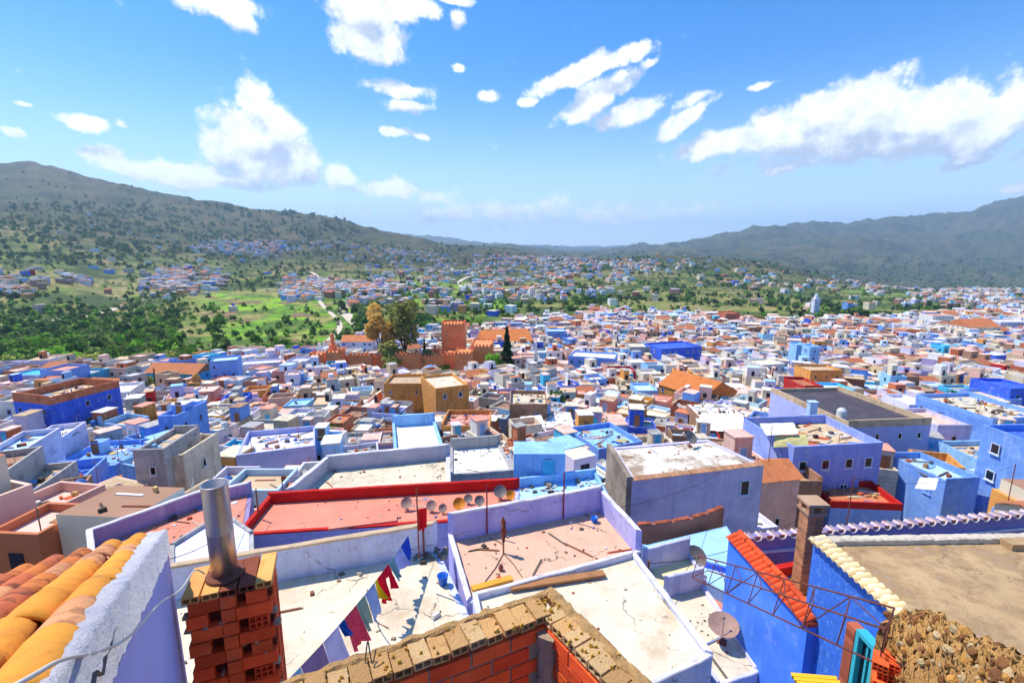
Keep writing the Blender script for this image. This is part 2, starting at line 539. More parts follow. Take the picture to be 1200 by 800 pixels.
far = np.where((PXG > 640)[..., None], far * np.array([.85, 1.0, 1.25]), far)  # right-hand ranges tinted blue: distance haze put into the colour
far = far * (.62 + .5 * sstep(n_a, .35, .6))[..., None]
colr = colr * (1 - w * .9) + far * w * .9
# terraced fields: irregular plots
fx = GX / 30 + (n_b - .5) * 5; fyy = GY / 34 + (n_a - .5) * 2.2 + GX / 300
plot = _lat[np.floor(fx).astype(int) % 256, np.floor(fyy).astype(int) % 256]
edge = np.minimum(np.minimum(fx % 1, 1 - fx % 1), np.minimum(fyy % 1, 1 - fyy % 1))
pc = np.zeros(colr.shape)
for lo, hi, h in ((0, .25, '#6f9c24'), (.25, .42, '#8aa838'), (.42, .6, '#557a28'), (.6, .76, '#8c7254'), (.76, .88, '#a09a52'), (.88, 1.01, '#8cbc1e')):
    pc[(plot >= lo) & (plot < hi)] = C3(h)
fm = sstep(PXG, 215, 260) * (1 - sstep(PXG, 405, 450)) * sstep(PYG, 336, 346) * (1 - sstep(PYG, 412, 425))
fm = np.maximum(fm, .75 * sstep(PXG, 455, 480) * (1 - sstep(PXG, 560, 640)) * sstep(PYG, 322, 330) * (1 - sstep(PYG, 372, 380)) * sstep(n_b, .4, .52))
fm = np.maximum(fm, .6 * sstep(PXG, 900, 960) * sstep(PYG, 333, 338) * (1 - sstep(PYG, 360, 366)) * sstep(n_b, .45, .52))
fm = fm * (GY < 2600) * (.25 + .75 * sstep(edge, .04, .11))
colr = colr * (1 - fm[..., None]) + pc * fm[..., None]
towns = (GY < 330)[..., None]
colr = np.where(towns, C3('#8c7c68'), colr)
nx = len(tt)
vv = np.stack([GX, GY, TZ], -1).reshape(-1, 3)
ii, jj = np.meshgrid(np.arange(NY_ - 1), np.arange(nx - 1), indexing='ij')
q = np.stack([ii * nx + jj, ii * nx + jj + 1, (ii + 1) * nx + jj + 1, (ii + 1) * nx + jj], -1).reshape(-1, 4)


def np_mesh(name, v, q, m, vcol=None, smooth=False):
    me = bpy.data.meshes.new(name)
    k = q.shape[1]
    me.vertices.add(len(v)); me.vertices.foreach_set('co', v.astype(np.float32).ravel())
    me.loops.add(q.size); me.loops.foreach_set('vertex_index', q.astype(np.int32).ravel())
    me.polygons.add(len(q)); me.polygons.foreach_set('loop_start', np.arange(0, q.size, k, dtype=np.int32))
    try: me.polygons.foreach_set('loop_total', np.full(len(q), k, dtype=np.int32))
    except Exception: pass
    me.update(calc_edges=True)
    if vcol is not None:
        ca = me.color_attributes.new('col', 'FLOAT_COLOR', 'POINT')
        a = np.ones((len(v), 4), np.float32); a[:, :3] = vcol
        ca.data.foreach_set('color', a.ravel())
    if smooth: me.polygons.foreach_set('use_smooth', np.ones(len(q), bool))
    me.materials.append(m)
    return me


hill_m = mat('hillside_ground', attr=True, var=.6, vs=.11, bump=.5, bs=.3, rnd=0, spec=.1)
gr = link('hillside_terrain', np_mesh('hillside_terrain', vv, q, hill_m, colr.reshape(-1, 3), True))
tag(gr, 'valley floor and green hills rolling out to distant blue mountains', kind='structure')
b = MB()
b.face([(-60, -200, 20), (60, -200, 20), (15.6, 6, -13), (-15.6, 6, -13)])
b.face([(-60, -200, 20), (-15.6, 6, -13), (-400, 6, -20), (-400, -200, 10)])
b.face([(60, -200, 20), (400, -200, 10), (400, 6, -20), (15.6, 6, -13)])
tag(b.build('uphill_ground', mat('uphill_soil', '#8c7c5c')), 'bare slope rising behind the viewpoint', kind='structure')

# ================================================================== foreground terraces


def offset_poly(p, w):
    p = [Vector(a[:2]) for a in ccw([(q[0], q[1]) for q in p])]
    n = len(p)
    o = []
    for i in range(n):
        a, b_, c = p[i - 1], p[i], p[(i + 1) % n]
        d1 = (b_ - a).normalized(); d2 = (c - b_).normalized()
        n1 = Vector((d1.y, -d1.x)); n2 = Vector((d2.y, -d2.x))
        m = (n1 + n2).normalized()
        o.append(b_ + m * (w / max(.35, m.dot(n1))))
    return p, o


def wob_strip(a, b_, c, d, z0, z1, n, j, seed=0, jz=None):
    """strip between a-b (outer) and d-c (inner), n pieces long, hand-built unevenness"""
    r = random.Random(seed)
    a, b_, c, d = [Vector((v[0], v[1])) for v in (a, b_, c, d)]
    jz = j if jz is None else jz
    m = MB()
    rings = []
    for i in range(n + 1):
        t = i / n
        o_ = a + (b_ - a) * t; i_ = d + (c - d) * t
        e_ = 0 if i in (0, n) else 1
        nv_ = (o_ - i_).normalized()
        w1, w2 = r.uniform(-j, j) * e_, r.uniform(-j, j) * e_
        ot = o_ + nv_ * w1; it = i_ + nv_ * w2
        zz = z1 + r.uniform(-jz, jz) * (1 if e_ else .3)
        rings.append([(i_.x, i_.y, z0), (o_.x, o_.y, z0), (ot.x, ot.y, zz - .02), (ot.x - nv_.x * .02, ot.y - nv_.y * .02, zz), (it.x + nv_.x * .02, it.y + nv_.y * .02, zz + r.uniform(-jz, jz) * .4), (it.x, it.y, zz - .02)])
    for k in range(n):
        A_, B_ = rings[k], rings[k + 1]
        for q_ in range(6):
            q2 = (q_ + 1) % 6
            m.face([A_[q_], B_[q_], B_[q2], A_[q2]])
    m.face(rings[0]); m.face(rings[-1][::-1])
    return m


def terrace(name, label, cat, px, z, walls, wall_m, floor_m, base=None, w=.18, cop=None, worldpts=None, floor_name='roof_floor'):
    """walls: height per edge of the given pixel polygon (edge i from point i to i+1)"""
    pts = worldpts or [AZ(a, b_, z) for a, b_ in px]
    raw = [(q.x, q.y) for q in pts]
    area = sum(raw[i][0] * raw[(i + 1) % len(raw)][1] - raw[(i + 1) % len(raw)][0] * raw[i][1] for i in range(len(raw)))
    hs = list(walls)
    if area < 0: hs = [hs[(len(hs) - 2 - i) % len(hs)] for i in range(len(hs))]
    p, o = offset_poly(raw, w)
    cx = sum(a.x for a in p) / len(p); cy = sum(a.y for a in p) / len(p)
    gz = base if base is not None else min(ground_z(a.x, a.y) for a in o) - 1
    r = empty(name, (cx, cy, gz), label, cat)
    m = MB()
    m.prism(o, gz, z - .03)
    m.build('wall', wall_m, r)
    m = MB(); m.prism(p, z - .03, z)
    m.build(floor_name, floor_m, r)
    n = len(p)
    for i in range(n):
        h = hs[i]
        if not h: continue
        j = (i + 1) % n
        quad = [(o[i].x, o[i].y), (o[j].x, o[j].y), (p[j].x, p[j].y), (p[i].x, p[i].y)]
        nseg = max(4, int((o[j] - o[i]).length / .35))
        m = wob_strip(o[i], o[j], p[j], p[i], z - .028, z + h, nseg, .012, i + int(z * 10))
        pr = m.build('parapet', wall_m, r)
        if cop is not None:
            d = (o[j] - o[i]).normalized() * .004
            m = MB()
            k = 1.06
            qo = [Vector(a) for a in quad]
            c1_ = qo[2] + (qo[1] - qo[2]) * k; c0_ = qo[3] + (qo[0] - qo[3]) * k
            c2_ = qo[2] - (qo[1] - qo[2]) * .06; c3_ = qo[3] - (qo[0] - qo[3]) * .06
            m = wob_strip(c0_ + d, c1_ - d, c2_ - d, c3_ + d, z + h - .03, z + h + .035, nseg, .014, i + 50)
            m.build('coping', cop, r)
    return r, p, o, z


floor_w = mat('roof_limewash', '#e2d4ba', stain='#b8966a', sa=.65, ss=.7, bs=10, bump=.4, var=.14, rnd=0, st_lo=.46, st_hi=.7, crack=.8)
floor_p = mat('roof_pink_screed', '#e0b498', stain='#a88470', sa=.6, ss=.8, rnd=0, crack=.9)
floor_s = mat('roof_salmon_paint', '#e48f76', stain='#c07a68', sa=.6, ss=.7, rnd=0, crack=.7)
floor_c = mat('roof_concrete', '#dccfb4', stain='#a0907a', sa=.65, ss=.9, rnd=0, crack=.8)
floor_t = mat('roof_brown_screed', '#c4a478', stain='#947452', sa=.7, ss=1.3, bs=25, bump=.8, rnd=0, st_lo=.4, st_hi=.6, crack=.4, streak=.5)
peri = mat('limewash_periwinkle', '#b4afe6', stain='#d2cce4', sa=.55, ss=1.2, rnd=0, streak=.6, crack=.7)
peri_l = mat('limewash_pale_blue', '#ccd2ee', stain='#a8a8c0', sa=.6, ss=2.0, rnd=0, streak=.6, crack=.7)
cop_l = mat('coping_pale', '#d8d4dc', stain='#9a8c84', sa=.6, ss=3, rnd=0)
cop_t = mat('coping_tan', '#c9ae8e', stain='#7c6a58', sa=.6, ss=3, rnd=0)
redp = mat('parapet_red', '#c41f18', stain='#8a2a20', sa=.35, ss=1.5, rnd=0)

# clothesline terrace
TA = terrace('clothesline_terrace_house', 'white roofed house with the clothesline terrace behind the brick pier', 'house',
             [(100, 722), (508, 648), (552, 745), (612, 900), (120, 960)], -9.0, [.95, 0, 0, 0, 0], peri_l, floor_w, cop=cop_t)
# pink terrace
TB = terrace('pink_terrace_house', 'house with a pink screed roof terrace inside tall periwinkle parapets', 'house',
             [(531, 634), (703, 599), (744, 648), (552, 706)], -9.35, [.95, .8, .1, .2], peri, floor_p, cop=cop_l, w=.14)
# white terrace in front of it
TC = terrace('white_terrace_house', 'white roofed house with a plank lying on its roof beside the brick parapet', 'house',
             [(560, 703), (741, 654), (826, 768), (640, 860), (590, 840)], -8.7, [.14, .12, .05, 0, .14], peri_l, floor_w, cop=cop_l, w=.12)
# narrow stepped yard with dish
TD1 = terrace('upper_yard_house', 'small cream floored yard between lavender walls right of the white terrace', 'house',
              [(758, 668), (806, 655), (822, 676), (774, 688)], -10.0, [.75, .12, 0, .1], pm('lavender'), mat('yard_cream', '#e6d9a6', stain='#b8a878', rnd=0), w=.12)
TD2 = terrace('narrow_yard_house', 'narrow cream roofed house under the big rusty dish', 'house',
              [(783, 700), (822, 690), (884, 785), (842, 800)], -10.25, [.7, .12, .06, .12], pm('lavender'), floor_c, w=.12)
# red parapet terrace
TE = terrace('red_parapet_house', 'blue house with salmon roof ringed by a bright red parapet', 'house',
             [(318, 590), (604, 573), (600, 604), (290, 624)], -12.2, [.55, .0, .05, .35], peri, floor_s, w=.2)
m_ = MB()
# recolour the far parapets red by separate red facing pieces proud of the wall
for i in range(4):
    pass
for ch in TE[0].children:
    if ch.name.startswith('parapet'):
        ch.data.materials.clear(); ch.data.materials.append(redp)
m_ = MB()
a0, a1 = AZ(385, 622, -12.2), AZ(465, 612, -12.2)
m_.seg((a0.x, a0.y), (a1.x, a1.y), .5, -12.198, -12.09)
m_.build('salmon_step', floor_s, TE[0])
# grey walled concrete terrace
TF = terrace('grey_walled_house', 'house with a bare concrete roof inside pale grey parapets', 'house',
             [(386, 552), (523, 538), (523, 572), (345, 588)], -13.8, [1.0, .25, .05, .9], mat('limewash_grey', '#b9b6c0', stain='#8f8c98', rnd=0), floor_c, cop=cop_l, w=.25)
TG = terrace('long_white_roof_house', 'house with a long narrow bright white roof and blue far wall', 'house',
             [(463, 500), (507, 497), (521, 541), (467, 545)], -16.4, [1.1, .35, .5, .35], pm('sky'), mat('roof_white', '#e9e6e0', stain='#d8d0c8', rnd=0), w=.25)
TH = terrace('bright_white_roof_house', 'house with a square bright white roof beside the grey walled terrace', 'house',
             [(531, 527), (583, 523), (598, 552), (531, 558)], -15.0, [.9, .2, .2, .15], pm('grey'), mat('roof_white', '#e9e6e0'), w=.22)
TI = terrace('salmon_roof_house', 'house with a wide salmon roof behind a mauve parapet above the tiled roof', 'house',
             [(112, 640), (245, 590), (290, 580), (283, 622), (190, 668), (118, 690)], -12.0, [.75, .6, 0, 0, 0, .75], pm('mauve'), floor_s, cop=cop_l, w=.2)
TI2 = terrace('grey_stair_house', 'grey rendered low house between the salmon roof and the flue', 'house',
              [(205, 640), (262, 604), (292, 625), (292, 672), (205, 690)], -11.3, [.15, .1, 0, 0, .1], pm('grey'), pm('lilac'), w=.15)
TI3 = terrace('sky_blue_low_house', 'sky blue low house wall seen under the grey house', 'house',
              [(196, 668), (292, 660), (292, 700), (196, 706)], -10.7, [.0, .0, 0, 0], pm('azure'), pm('sky'), w=.1)
# big lavender house
TJ = terrace('big_lavender_house', 'big lavender house with stained white roof and tiled eave', 'house',
             [(722, 527), (828, 518), (886, 545), (744, 562)], -14.6, [.1, .1, .08, .1], mat('lavender_render', '#d0c9e8', stain='#9090c0', ss=.5, rnd=0, streak=.4), mat('roof_stained_white', '#e6dccc', stain='#8a6e50', sa=.8, ss=.35, rnd=0, st_lo=.45, st_hi=.58), w=.3)
p_, o_ = TJ[1], TJ[2]
# eave tiles of the lavender house along front and far edge
tile_small = None


def small_tile_mesh(r, L, th=.02, n=6, name='roof_tile'):
    m = MB()
    for i in range(n):
        a0 = pi * i / n; a1 = pi * (i + 1) / n
        o0, o1 = (r * cos(a0), r * sin(a0)), (r * cos(a1), r * sin(a1))
        i0, i1 = ((r - th) * cos(a0), (r - th) * sin(a0)), ((r - th) * cos(a1), (r - th) * sin(a1))
        m.face([(o0[0], 0, o0[1]), (o0[0], L, o0[1]), (o1[0], L, o1[1]), (o1[0], 0, o1[1])])
        m.face([(i0[0], 0, i0[1]), (i1[0], 0, i1[1]), (i1[0], L, i1[1]), (i0[0], L, i0[1])])
        m.face([(o0[0], 0, o0[1]), (o1[0], 0, o1[1]), (i1[0], 0, i1[1]), (i0[0], 0, i0[1])])
        m.face([(o0[0], L, o0[1]), (i0[0], L, i0[1]), (i1[0], L, i1[1]), (o1[0], L, o1[1])])
    return m


eave_me = small_tile_mesh(.08, .42, n=4).mesh('eave_tile', mat('eave_clay', '#b98a68', stain='#6e4a38', rnd=.25))


def tile_row(root, a, b_, z, step, me, name='eave_tile', slope=.25, inset=.12, sc=1.0):
    a = Vector(a); b_ = Vector(b_)
    d = (b_ - a); L = d.length; d.normalize()
    nrm = Vector((d.y, -d.x))
    n = int(L / step)
    rl = root.location
    for i in range(n):
        c = a + d * (step * (i + .5)) + nrm * inset
        o = link(name, me, root, (c.x - rl.x, c.y - rl.y, z - rl.z), (slope, 0, atan2(d.y, d.x)), (sc, sc, sc))


for i in range(4):
    a, b_ = o_[i], o_[(i + 1) % 4]
    d = (b_ - a).normalized()
    if d.x > .7:   # front edge (ccw, front runs left to right)
        tile_row(TJ[0], a, b_, -14.47, .19, eave_me)
    elif d.y > .5:
        pass
# blotchy grey-brown side face of the lavender house: a render skin proud of the left wall
sk = sorted(o_, key=lambda q: q.x)[:2]
fa, fb = (sk[0], sk[1])
if fa.y < fb.y: fa, fb = fb, fa
m_ = MB()
d = (fb - fa).normalized(); nn = Vector((d.y, -d.x))
if nn.x > 0: nn = -nn
gzz = TJ[0].location.z
m_.prism([fa + nn * .35, fb + nn * .35, fb + nn * .003, fa + nn * .003], gzz, -14.2)
m_.build('bare_side_wall', mat('bare_side_render', '#a89a8a', stain='#6e5c4e', sa=.7, ss=.6, rnd=0, st_lo=.42, st_hi=.6), TJ[0])


def wall_window(root, c, d, w, h, name='window', depth=.06, mats=None):
    """window on a wall face: centre c (3D), d = unit direction along the wall (normal = right of d)"""
    d = Vector((d[0], d[1], 0)).normalized(); n = Vector((d.y, -d.x, 0)); c = Vector(c)
    z = Vector((0, 0, 1))
    m = MB()
    t = min(.07, w * .12)

    def bx(u0, v0, u1, v1, n0, n1, mi):
        q = [c + d * u + z * v0 + n * k for u, k in ((u0, n1), (u1, n1), (u1, n0), (u0, n0))]
        q2 = [p + z * (v1 - v0) for p in q]
        m.hexa(q, q2, mi=mi)
    bx(-w / 2, -h / 2, -w / 2 + t, h / 2, .0, depth, 0)
    bx(w / 2 - t, -h / 2, w / 2, h / 2, .0, depth, 0)
    bx(-w / 2 + t, h / 2 - t, w / 2 - t, h / 2, .0, depth, 0)
    bx(-w / 2 + t, -h / 2, w / 2 - t, -h / 2 + t, .0, depth, 0)
    fr = m.build(name, mats[0] if mats else frame_m, root)
    m = MB()
    bx(-w / 2 + t, -h / 2 + t, w / 2 - t, h / 2 - t, .001, depth * .35, 0)
    m.build('pane', mats[1] if mats else glass, fr, off=root.location)
    m = MB()
    bx(-w / 2 - .06, -h / 2 - .06, w / 2 + .06, -h / 2 - .002, .0, depth + .05, 0)
    m.build('sill', frame_m, fr, off=root.location)
    return fr


fr_edge = [(o_[i], o_[(i + 1) % 4]) for i in range(4)]
fr_edge = max(fr_edge, key=lambda e: (e[1] - e[0]).normalized().x)
fd = (fr_edge[1] - fr_edge[0]).normalized()
pos = fr_edge[0] + (fr_edge[1] - fr_edge[0]) * .86
wall_window(TJ[0], (pos.x, pos.y, -16.0), fd, .75, 1.15)
for fx_, zz in ((.33, -18.9), (.62, -18.7)):
    pos = fr_edge[0] + (fr_edge[1] - fr_edge[0]) * fx_
    wall_window(TJ[0], (pos.x, pos.y, zz), fd, .8, .7, name='vent', mats=(mat('brick_vent', '#8a3428'), dark_m))
# grey rail of stumps on the house's roof
TM = terrace('pale_blue_lane_terrace', 'pale blue painted terrace below the lavender house', 'house',
             [(758, 640), (850, 618), (872, 655), (866, 700), (806, 668)], -15.3, [0, 0, .05, .05, .1], pm('sky'), mat('pale_blue_paint', '#a8d4f6', stain='#d8e6f4', rnd=0), w=.15)
TM2 = terrace('cobalt_courtyard', 'deep cobalt blue courtyard sunk beside the big blue wall', 'courtyard',
              [(806, 672), (868, 690), (868, 735), (845, 735)], -15.9, [.9, 0, 0, .6], pm('cobalt'), floor_s, w=.15)
# curved low brick wall
cw = empty('curved_brick_wall', AZ(800, 625, -16.0), 'low curving brick wall with pale blue foot at the foot of the lavender house', 'wall')
pts = [AZ(a, b_, -15.2) for a, b_ in ((748, 625), (768, 624), (790, 621), (812, 617), (830, 611), (848, 604))]
m_ = MB()
for i in range(5): m_.seg(pts[i], pts[i + 1], .22, -17, -14.7, ext=.0)
m_.build('wall_core', mat('curve_render', '#b0705a', stain='#7a4434', rnd=0), cw)
brick_small = MB(); brick_small.box(-.11, -.12, 0, .11, .12, .07)
bs_me = brick_small.mesh('coping_brick', mat('coping_brick_red', '#a8583e', rnd=.3))
for i in range(5):
    a, b_ = Vector(pts[i][:2]), Vector(pts[i + 1][:2])
    n = int((b_ - a).length / .25)
    dd = (b_ - a).normalized(); nn = Vector((-dd.y, dd.x)) * .11
    for k in range(n):
        c = a + dd * (.25 * (k + .5)) + nn
        link('brick', bs_me, cw, (c.x - cw.location.x, c.y - cw.location.y, -14.7 - cw.location.z + random.uniform(0, .02)), (0, 0, atan2(dd.y, dd.x) + random.uniform(-.05, .05)))

# pale turquoise terrace with glass rail behind the pink terrace
TN = terrace('laundry_blue_house', 'pale blue house with an open roof room and clothes drying behind the pink terrace', 'house',
             [(604, 572), (696, 560), (712, 592), (610, 604)], -14.2, [.6, .4, .35, .1], pm('sky'), mat('pale_blue_paint', '#a8d4f6'), w=.18)
m_ = MB()
c = AZ(632, 565, -14.2); m_.box(c.x - 1.6, c.y, -14.2, c.x + 1.6, c.y + 2, -12.3)
m_.build('roof_room', pm('sky'), TN[0])
m_ = MB(); c = AZ(646, 566, -14.2); m_.box(c.x - .55, c.y - .03, -14.2, c.x + .15, c.y + .02, -12.7)
m_.build('door', pm('turquoise'), TN[0])

# ------------------------------------------------------------------ tiled roof bottom left
e = Vector((-.55, .742, -.381)).normalized()
ac = Vector((.803, .595, 0)).normalized()
nrm = ac.cross(e).normalized()
if nrm.z < 0: nrm = -nrm
P0 = AD(163, 640, 3.4)
PT = .146
from mathutils import Matrix


def tile_mesh(r0, r1, L, th, name, m, n=9, m2=4):
    mb = MB()
    rings = []
    for k in range(m2 + 1):
        t = k / m2
        r = r0 + (r1 - r0) * t
        for rr in (r, r - th):
            for i in range(n + 1):
                a = pi * i / n
                w = 1 + .02 * sin(5 * a + 7 * t)
                mb.v.append((rr * cos(a) * w, L * t, rr * sin(a) * w * .92))
    N = (n + 1)
    def idx(k, s, i): return k * 2 * N + s * N + i
    def fc(*q): mb.f.append(q); mb.mi.append(0); mb.c.append(None)
    for k in range(m2):
        for i in range(n):
            fc(idx(k, 0, i), idx(k + 1, 0, i), idx(k + 1, 0, i + 1), idx(k, 0, i + 1))
            fc(idx(k, 1, i), idx(k, 1, i + 1), idx(k + 1, 1, i + 1), idx(k + 1, 1, i))
        fc(idx(k, 0, 0), idx(k, 1, 0), idx(k + 1, 1, 0), idx(k + 1, 0, 0))
        fc(idx(k, 0, n), idx(k + 1, 0, n), idx(k + 1, 1, n), idx(k, 1, n))
    for i in range(n):
        fc(idx(0, 0, i), idx(0, 0, i + 1), idx(0, 1, i + 1), idx(0, 1, i))
        fc(idx(m2, 0, i), idx(m2, 1, i), idx(m2, 1, i + 1), idx(m2, 0, i + 1))
    return mb.mesh(name, m, smooth=False)


def tile_mat(name, c, stain, sa):
    return mat(name, c, vs=4, var=.2, bump=.35, bs=60, stain=stain, sa=sa, ss=8, rnd=.12, rough=.85, st_lo=.5, st_hi=.6, crack=.5)


t_or = [tile_mat('clay_tile_orange', '#e0803c', '#4e3228', .75), tile_mat('clay_tile_red', '#cf6c40', '#54342a', .75), tile_mat('clay_tile_yellow', '#eb9c34', '#b06a34', .35), tile_mat('clay_tile_pale', '#dd9a68', '#7a4c38', .6)]
t_me = [tile_mesh(.073, .061, .44, .010, 'clay_tile', m) for m in t_or]
for me in t_me: me.polygons.foreach_set('use_smooth', [True] * len(me.polygons))
tr = empty('clay_tiled_roof', P0 + Vector((0, 0, -1.5)), 'rounded orange clay tile roof with whitewashed verge nearest the viewer', 'tiled roof')
rotm = Matrix((ac, e, nrm)).transposed()
rnd = random.Random(3)
for cidx in range(20):
    for k in range(12):
        s = -.02 + k * .4
        p = P0 - ac * (PT * cidx + .0) - e * (s + .45) + nrm * (.02 + rnd.uniform(-.004, .006)) + ac * rnd.uniform(-.008, .008)
        # local +y points down the slope; near (upper) tiles overlap the lower ones
        if p.y < -.3: continue
        tilt = Matrix.Rotation(radians(2.6), 3, 'X')
        if cidx in (0, 1): mi = 2 if rnd.random() < .85 else 3
        else: mi = rnd.choice((0, 0, 1, 1, 3, 2))
        R = rotm @ tilt @ Matrix.Rotation(rnd.uniform(-.02, .02), 3, 'Z')
        sc_ = 1.1 if cidx == 1 else 1.0
        o = link('clay_tile', t_me[mi], tr, p - tr.location)
        o.rotation_mode = 'QUATERNION'
        # narrow end lies down-slope under nothing: flip so the wide end covers the lower tile
        o.rotation_quaternion = R.to_quaternion()
        o.scale = (sc_, 1, sc_)
# roof bed (mortar and pan tiles between the rows)
m_ = MB()
A_ = P0 + ac * .1 - nrm * .02
n1_, n2_ = 40, 60
bedv = []
for i in range(n1_):
    for j in range(n2_):
        u_ = 3.6 * i / (n1_ - 1); s_ = 4.9 * j / (n2_ - 1)
        p = A_ - ac * u_ - e * (s_ - .02) + nrm * (rnd.uniform(-.02, .02))
        m_.v.append(tuple(p))
for i in range(n1_ - 1):
    for j in range(n2_ - 1):
        a = i * n2_ + j
        m_.f.append((a, a + n2_, a + n2_ + 1, a + 1)); m_.mi.append(0); m_.c.append(None)
m_.build('mortar_bed', mat('mortar_bed', '#8f8078', stain='#4c3c34', ss=8, bs=60, bump=1), tr)


def rough_slab(p0, du, dv, dn, nu, nv, amp_, seed=0, tap=None):
    """closed lumpy slab: top surface displaced along dn, sides down to the base"""
    r = random.Random(seed)
    m = MB()
    lu, lv = du.length, dv.length
    top = {}
    nn_ = dn.normalized()
    for i in range(nu + 1):
        for j in range(nv + 1):
            q_ = p0 + du * (i / nu) + dv * (j / nv)
            from mathutils import noise as mn
            h = mn.fractal(q_ * 9 + Vector((seed, 0, 0)), 1.0, 2.0, 4) * amp_
            edge_ = min(i, nu - i) == 0 or min(j, nv - j) == 0
            q_ = q_ + nn_ * (h - (amp_ * .7 if edge_ else 0))
            if edge_:
                jit = Vector((mn.noise(q_ * 14), mn.noise(q_ * 14 + Vector((9, 0, 0))), 0)) * amp_ * .8
                q_ = q_ + jit
            top[i, j] = len(m.v); m.v.append(tuple(q_))
    def fc(q): m.f.append(q); m.mi.append(0); m.c.append(None)
    for i in range(nu):
        for j in range(nv): fc((top[i, j], top[i + 1, j], top[i + 1, j + 1], top[i, j + 1]))
    ring = [(i, 0) for i in range(nu)] + [(nu, j) for j in range(nv)] + [(i, nv) for i in range(nu, 0, -1)] + [(0, j) for j in range(nv, 0, -1)]
    base_ = []
    for ij in ring:
        base_.append(len(m.v)); m.v.append(tuple(Vector(m.v[top[ij]]) - dn))
    for k in range(len(ring)):
        k2 = (k + 1) % len(ring)
        fc((top[ring[k]], base_[k], base_[k2], top[ring[k2]]))
    fc(tuple(base_))
    return m


verge = mat('verge_mortar', '#dcdae2', stain='#9ea2c4', sa=.6, ss=9, bs=45, bump=1.0, rnd=0)
vg = rough_slab(P0 + ac * .05 + e * .06 + nrm * .07, -e * 5.2 - ac * .14, ac * .12, nrm * .16, 170, 6, .012, 4)
vg.build('verge_mortar', verge, tr, smooth=True)
# side wall under the verge
m_ = MB()
a_ = P0 + ac * .158 + e * .03; b2 = P0 + ac * .018 - e * 5.2
w0 = a_ - ac * .1; w1 = b2 - ac * .1
dn_ = Vector((0, 0, -.03))
m_.hexa([(w0.x, w0.y, -9), (a_.x, a_.y, -9), (b2.x, b2.y, -9), (w1.x, w1.y, -9)][::-1], [tuple(w0 + dn_), tuple(a_ + dn_), tuple(b2 + dn_), tuple(w1 + dn_)][::-1])
m_.build('gable_wall', mat('gable_periwinkle', '#b4afe6', stain='#9a98c8', sa=.4, ss=.9, rnd=0), tr)
m_ = MB()
c1_ = P0 + e * .0 + ac * .1; c2_ = P0 - ac * 3.4
m_.seg((c2_.x, c2_.y), (c1_.x, c1_.y), -.12, -9, P0.z - .1)
m_.build('front_wall', pm('tan'), tr)

# ------------------------------------------------------------------ hollow bricks


def hollow_brick(L, Wd, Hh, name, m, rows=2, cols=3, deep=.04, ends='x'):
    """brick with recessed holes in both ends (x axis)"""
    mb = MB()
    x = L / 2
    mb.face([(-x, -Wd / 2, 0), (x, -Wd / 2, 0), (x, -Wd / 2, Hh), (-x, -Wd / 2, Hh)])
    mb.face([(x, Wd / 2, 0), (-x, Wd / 2, 0), (-x, Wd / 2, Hh), (x, Wd / 2, Hh)])
    mb.face([(-x, -Wd / 2, Hh), (x, -Wd / 2, Hh), (x, Wd / 2, Hh), (-x, Wd / 2, Hh)])
    mb.face([(-x, Wd / 2, 0), (x, Wd / 2, 0), (x, -Wd / 2, 0), (-x, -Wd / 2, 0)])
    t = .009
    for sx in (1, -1):
        X_ = sx * x; Xi = X_ - sx * deep
        # frame bars between holes
        cw_ = (Wd - t * (cols + 1)) / cols; rh = (Hh - t * (rows + 1)) / rows
        for c_ in range(cols + 1):
            y0 = -Wd / 2 + c_ * (cw_ + t)
            mb.face([(X_, y0, 0), (X_, y0 + t, 0), (X_, y0 + t, Hh), (X_, y0, Hh)][::sx])
        for r_ in range(rows + 1):
            z0 = r_ * (rh + t)
            for c_ in range(cols):
                y0 = -Wd / 2 + t + c_ * (cw_ + t)
                mb.face([(X_, y0, z0), (X_, y0 + cw_, z0), (X_, y0 + cw_, z0 + t), (X_, y0, z0 + t)][::sx])
                if r_ < rows:
                    za, zb = z0 + t, z0 + t + rh
                    ya, yb = y0, y0 + cw_
                    mb.face([(Xi, ya, za), (Xi, yb, za), (Xi, yb, zb), (Xi, ya, zb)][::sx])
                    mb.face([(X_, ya, za), (Xi, ya, za), (Xi, ya, zb), (X_, ya, zb)])
                    mb.face([(X_, yb, za), (X_, yb, zb), (Xi, yb, zb), (Xi, yb, za)])
                    mb.face([(X_, ya, za), (X_, yb, za), (Xi, yb, za), (Xi, ya, za)])
                    mb.face([(X_, ya, zb), (Xi, ya, zb), (Xi, yb, zb), (X_, yb, zb)])
    return mb.mesh(name, m)


br_r = mat('hollow_brick_red', '#ff602c', var=.25, vs=6, bump=.35, bs=50, rnd=.3, stain='#c04422', sa=.3, ss=5)
br_o = mat('hollow_brick_orange', '#ff6a30', var=.25, vs=6, bump=.35, bs=50, rnd=.2, stain='#b98a6a', sa=.4, ss=5)
br_y = mat('hollow_brick_buff', '#eeae62', var=.2, vs=6, bump=.35, bs=50, rnd=.16, stain='#a8702c', sa=.5, ss=5)
mortar = mat('mortar_grey', '#cdb496', stain='#8a745c', ss=7, bs=60, bump=1, rnd=0)
